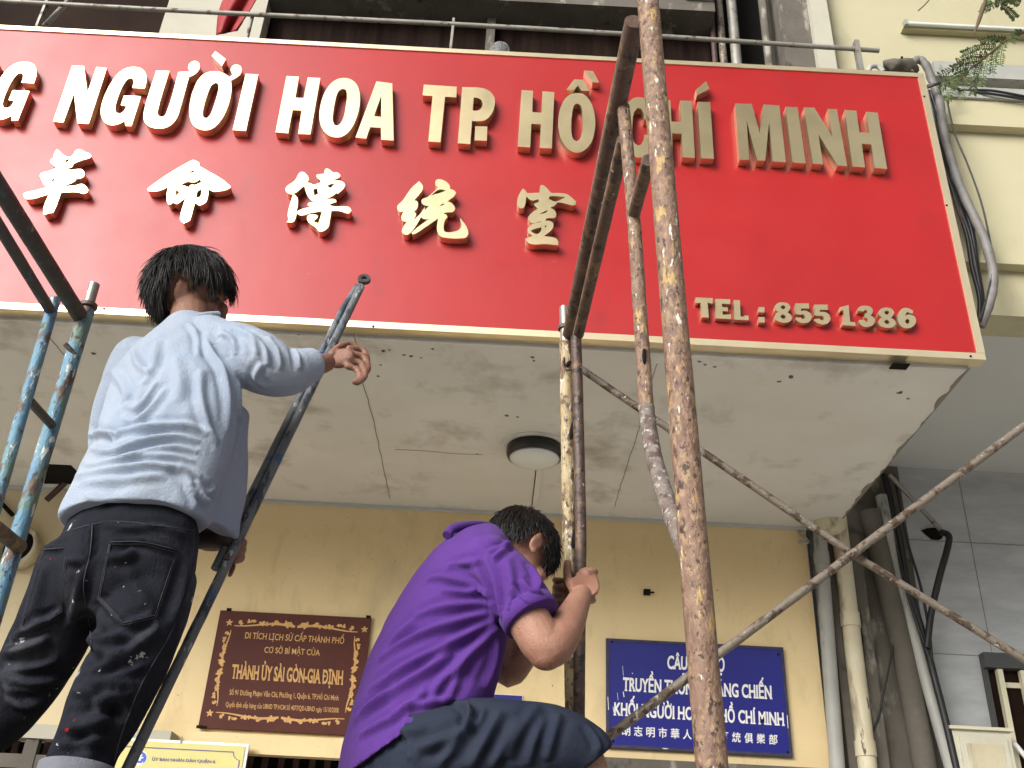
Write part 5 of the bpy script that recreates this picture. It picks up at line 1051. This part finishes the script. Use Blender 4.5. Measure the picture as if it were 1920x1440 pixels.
# stitched seams and pocket edges lie on the denim
jb = BVHTree.FromPolygons([Vector(c) for c in jco], [tuple(p.vertices) for p in jme.polygons])
def seam(pts, r, name='seam', m='jeans_seam', par=M1, bv=jb, curve=True):
    pp = []; src = catmull([(x, y, 0) for x, y in pts], 8) if curve else [Vector((a[0] + (b_[0] - a[0]) * t / 8, a[1] + (b_[1] - a[1]) * t / 8, 0)) for a, b_ in zip(pts[:-1], pts[1:]) for t in range(8)]
    for q in src:
        h = bv.ray_cast(CAM, ray(q.x, q.y).normalized())
        if h[0] is not None: pp.append(h[0] + h[1] * r * .3)
    if len(pp) > 2: MB().tube(pp, r, n=5).build(name, m, par)
for l in ([(620, 168), (800, 168), (1000, 215)], [(245, 210), (370, 200)], [(350, 120), (520, 70), (700, 55), (1120, 110)], [(520, 70), (512, 180), (500, 270), (470, 420), (505, 640), (515, 780)], [(1120, 110), (1060, 420), (960, 680), (800, 960), (690, 1230), (640, 1400)]):
    seam(f7(l), .0015)
for l in ([(615, 180), (552, 482), (690, 637), (880, 590), (1000, 222)], [(622, 180), (562, 478), (692, 625), (872, 580), (992, 222)], [(240, 215), (112, 650), (150, 692), (347, 560), (378, 205)], [(248, 215), (122, 645), (155, 680), (338, 553), (369, 210)], [(630, 180), (810, 180), (1000, 228)]):
    seam(f7(l), .0012, curve=False)
cc_ = P(120, 1462, 2.12); mb = MB(); ax = (P(163, 1400, 2.13) - P(140, 1475, 2.12)).normalized(); sd_ = ax.cross(Vector((0, 1, 0))).normalized(); fd_ = ax.cross(sd_)
mb.rings([(P(148, 1446, 2.122) + ax * h, (sd_ * r), (fd_ * r)) for h, r in ((-.05, .072), (-.05, .079), (.006, .078), (.008, .073))], 28); mb.build('rolled_cuff', 'jeans_cuff', M1)
# ------------------------------------------------------------------ the man in purple
M2 = thing('person', (P(760, 1400, 2.53).x, 2.53, ZD), 'crouching man in a purple polo shirt and dark shorts holding the rusty double post', 'person')
VB = Vector((.30, -.954, 0))
def side_rings(spec):
    out = []; k = len(spec)
    for i, (x, y, Y, hw, b, ang) in enumerate(spec):
        if ang is None:
            x0, y0 = spec[max(i - 1, 0)][:2]; x1_, y1_ = spec[min(i + 1, k - 1)][:2]; t = Vector((x1_ - x0, y1_ - y0)).normalized(); pd = Vector((-(-t.y), -t.x)) ; pd = Vector((t.y, -t.x))
            if pd.x > 0: pd = -pd
        else: pd = Vector((math.cos(ang), math.sin(ang)))
        p = P(x, y, Y); e_ = P(x + pd.x * hw, y + pd.y * hw, Y) - p
        sx = abs(VB.x) * b; l = e_.length; e_ = e_ * (math.sqrt(max(l * l - sx * sx * .9, .0009)) / l); out.append((p, e_, VB * b))
    return out
polo = MB()
polo.rings(dense(side_rings([(732, 1392, 2.52, 126, .175, math.pi - .62), (768, 1348, 2.53, 124, .178, math.pi - .12), (793, 1305, 2.54, 126, .178, None), (815, 1245, 2.55, 124, .178, None), (836, 1182, 2.56, 116, .182, None), (860, 1118, 2.57, 102, .19, None), (884, 1066, 2.58, 84, .185, None), (908, 1034, 2.59, 60, .13, None), (932, 1014, 2.60, 40, .075, None)])), 40)
limb_smooth(polo, [(915, 1062, 2.44, .080), (945, 1085, 2.41, .074), (972, 1120, 2.39, .0715), (996, 1158, 2.375, .0700)], ends=False)
polo.ell(P(915, 1062, 2.44), [Vector((.080, 0, 0)), Vector((0, .08, 0)), Vector((0, 0, .080))], 16, 12)
limb_smooth(polo, [(905, 1075, 2.74, .072), (925, 1130, 2.76, .066), (935, 1175, 2.76, .062)])
f8 = lambda l: Z(l, 640, 960)
pf = [([(850, 480), (700, 400), (560, 370), (480, 380)], 1., .9), ([(860, 520), (700, 520), (540, 540), (400, 590)], 1., 1.), ([(870, 560), (700, 600), (500, 660), (330, 740), (200, 830)], 1.2, 1.1), ([(880, 600), (720, 680), (520, 780), (330, 880), (150, 1000)], 1.2, 1.1), ([(890, 640), (760, 760), (640, 880), (560, 960), (500, 1060)], 1.3, 1.2), ([(620, 760), (480, 880), (300, 1000), (120, 1120)], 1.1, 1.2), ([(780, 280), (680, 290), (600, 300)], .8, .9),
      ([(770, 270), (830, 400), (870, 540), (900, 640)], -1.5, 1.0), ([(950, 170), (880, 240), (850, 260)], 1., .9), ([(1190, 480), (1080, 450), (1000, 380)], 1.1, .9), ([(1200, 530), (1060, 510), (960, 430)], 1.1, .9), ([(1060, 300), (1110, 400), (1100, 460)], .9, 1.), ([(370, 1100), (450, 1080), (640, 1050)], 1.2, 1.), ([(280, 1140), (380, 1080), (480, 1000)], 1.1, 1.), ([(880, 700), (860, 860), (800, 1000)], .8, 1.3), ([(700, 820), (640, 960), (560, 1080)], .9, 1.2), ([(420, 600), (300, 700), (220, 800)], .7, 1.2), ([(60, 1180), (180, 1080), (300, 960)], .9, 1.2), ([(100, 1260), (240, 1180), (350, 1130)], 1.0, 1.), ([(800, 440), (700, 450), (560, 440)], .8, .8), ([(900, 560), (1050, 590), (1180, 545)], -.5, .5), ([(830, 230), (900, 190), (960, 200)], .8, .8), ([(930, 260), (960, 420), (940, 560)], .8, 1.1)]
remeshed(polo, 'polo_shirt', 'polo_purple', M2, .0046, 8, [(f8(l), .0115 * a, .0088 * w_) for l, a, w_ in pf], .0016, nseed=9)
ax_ = (P(996, 1158, 2.375) - P(972, 1120, 2.39)).normalized(); sd_ = ax_.orthogonal().normalized(); td_ = ax_.cross(sd_)
mb = MB(); mb.rings([(P(996, 1158, 2.375) + ax_ * h, sd_ * q, td_ * q) for h, q in ((-.030, .0695), (-.030, .0722), (.004, .0728), (.006, .069))], 32); mb.build('sleeve_hem', 'polo_purple', M2)
mb = MB(); mb.tube(catmull([P(838, 1004, 2.50), P(848, 992, 2.52), P(872, 986, 2.55), P(905, 985, 2.62), P(930, 995, 2.66)], 5), .013, n=8); mb.build('collar', 'polo_purple', M2)
f2, s2_, u2 = head_frame((math.sin(math.radians(52)) * .70, math.cos(math.radians(52)) * .70, -.71), math.radians(-6))
hc2 = P(977, 1034, 2.60); bd = MB(); head(bd, hc2, f2, s2_, u2, 1.0)
bd.tube([P(915, 1045, 2.59), P(950, 1030, 2.60), hc2 - u2 * .02 - f2 * .02], [.062, .056, .052], n=18)
bd.rings(dense(side_rings([(745, 1390, 2.53, 80, .12, None), (815, 1245, 2.55, 85, .13, None), (862, 1115, 2.57, 72, .14, None), (905, 1045, 2.59, 40, .09, None)])), 24)
limb_smooth(bd, [(920, 1065, 2.44, .055), (965, 1120, 2.395, .054), (995, 1170, 2.375, .053), (1022, 1212, 2.365, .051), (1044, 1205, 2.375, .047), (1066, 1168, 2.43, .041), (1080, 1138, 2.50, .034), (1090, 1116, 2.565, .0285)], sub=5)
bd.ell(P(1024, 1222, 2.362), [Vector((.045, 0, 0)), Vector((0, .042, 0)), Vector((0, 0, .044))], 16, 12)
# right hand closed round the double post
bd.rings(dense([(P(1088, 1122, 2.56), Vector((.027, 0, 0)), Vector((0, .022, .010))), (P(1093, 1108, 2.60), Vector((.036, .01, 0)), Vector((0, .024, .020))), (P(1097, 1097, 2.63), Vector((.041, .012, 0)), Vector((0, .024, .038))), (P(1101, 1090, 2.655), Vector((.036, .016, 0)), Vector((0, .020, .046))), (P(1106, 1086, 2.68), Vector((.024, .014, 0)), Vector((0, .012, .042)))], 3), 20)
for k, (yy_, r) in enumerate(((1072, .0112), (1090, .0118), (1108, .0114), (1125, .0098))):
    finger(bd, [(1100, yy_ + 3, 2.665), (1112 - 3 * (k == 3), yy_, 2.690), (1115 - 3 * (k == 3), yy_ + 1, 2.735), (1104, yy_ + 3, 2.782), (1078, yy_ + 4, 2.792)], r)
finger(bd, [(1080, 1112, 2.61), (1069, 1094, 2.645), (1064, 1076, 2.685), (1064, 1056, 2.705)], .0135)
# left arm and hand on the far side of the post
limb_smooth(bd, [(905, 1080, 2.74, .055), (935, 1180, 2.76, .050), (950, 1255, 2.75, .046), (975, 1235, 2.75, .042), (1010, 1180, 2.77, .036), (1040, 1132, 2.79, .028)], sub=5)
bd.ell(P(1050, 1112, 2.80), [Vector((.024, 0, 0)), Vector((0, .02, 0)), Vector((0, 0, .036))], 14, 10)
for k, yy_ in enumerate((1088, 1102, 1116, 1128)):
    finger(bd, [(1052, yy_ + 4, 2.81), (1041, yy_, 2.785), (1043, yy_ - 1, 2.745), (1058, yy_, 2.722)], .0088)
a = P(1094, 1440, 2.43); bd.tube([P(1000, 1395, 2.41), P(1070, 1405, 2.42), a, Vector((a.x - .02, a.y, ZD + .10)), Vector((a.x - .02, a.y, ZD + .045))], [.07, .066, .058, .038, .04], n=18); bd.ell(a, [Vector((.056, 0, 0)), Vector((0, .056, 0)), Vector((0, 0, .056))], 16, 12)
bd.ell(Vector((a.x + .07, a.y + .03, ZD + .04)), [Vector((.125, .03, 0)), Vector((-.01, .045, 0)), Vector((0, 0, .036))], 14, 10)
a2 = a + Vector((-.12, .24, -.30)); bd.tube([P(900, 1430, 2.66), P(1000, 1500, 2.68), Vector((a2.x - .1, a2.y, ZD + .07)), Vector((a2.x - .45, a2.y, ZD + .05))], [.075, .062, .055, .04], n=16)
remeshed(bd, 'body', 'skin_pale', M2, .0042, 3)
for sg in (1, -1):
    e = hc2 + f2 * .076 + s2_ * sg * .030 - u2 * .006; MB().ell(e, [s2_ * .012, f2 * .010, u2 * .011], 12, 8).build('eye', 'lamp_rim', M2)
def reg2(df, ds, du):
    if df > .72 and du < .42: return False
    if df > .16: return du > -.28
    if df > -.28: return du > .02
    return du > -.62
hair(M2, hc2, f2, s2_, u2, 1.0, 4200, .040, .16, reg2, 8, .010, .0016, crown=(-.5, 0, .8))
sh_ = MB()
sh_.rings(dense(side_rings([(748, 1385, 2.52, 108, .165, None), (760, 1420, 2.52, 118, .17, None), (770, 1470, 2.52, 118, .165, None)][::-1])), 32)
limb_smooth(sh_, [(785, 1425, 2.45, .122), (870, 1402, 2.43, .108), (950, 1392, 2.41, .098), (1030, 1394, 2.41, .088), (1085, 1412, 2.42, .076), (1104, 1432, 2.425, .070)], ends=False)
limb_smooth(sh_, [(790, 1430, 2.62, .115), (880, 1440, 2.64, .10), (960, 1475, 2.66, .09)])
sf = [([(650, 1070), (720, 1120), (710, 1200), (690, 1230)], 1.2, .9), ([(700, 1080), (730, 1140), (690, 1210)], 1., .8), ([(900, 1110), (800, 1300), (720, 1440)], 1., 1.2), ([(1000, 1150), (900, 1330), (840, 1440)], 1.1, 1.2), ([(1110, 1080), (1000, 1250), (930, 1400)], 1., 1.2), ([(700, 1220), (560, 1290), (420, 1330)], 1.1, 1.1), ([(690, 1230), (620, 1330), (540, 1430)], 1., 1.1), ([(1150, 1140), (1080, 1300), (1050, 1430)], .9, 1.2), ([(1230, 1130), (1180, 1280), (1150, 1400)], .9, 1.1), ([(800, 1100), (760, 1180), (700, 1220)], .9, .9), ([(1380, 1200), (1440, 1290), (1450, 1350)], .8, .9), ([(240, 1300), (330, 1240), (480, 1220)], .9, 1.1)]
remeshed(sh_, 'shorts', 'shorts_navy', M2, .0062, 5, [(f8(l), .0115 * a, .0095 * w_) for l, a, w_ in sf], .0015, nseed=3)
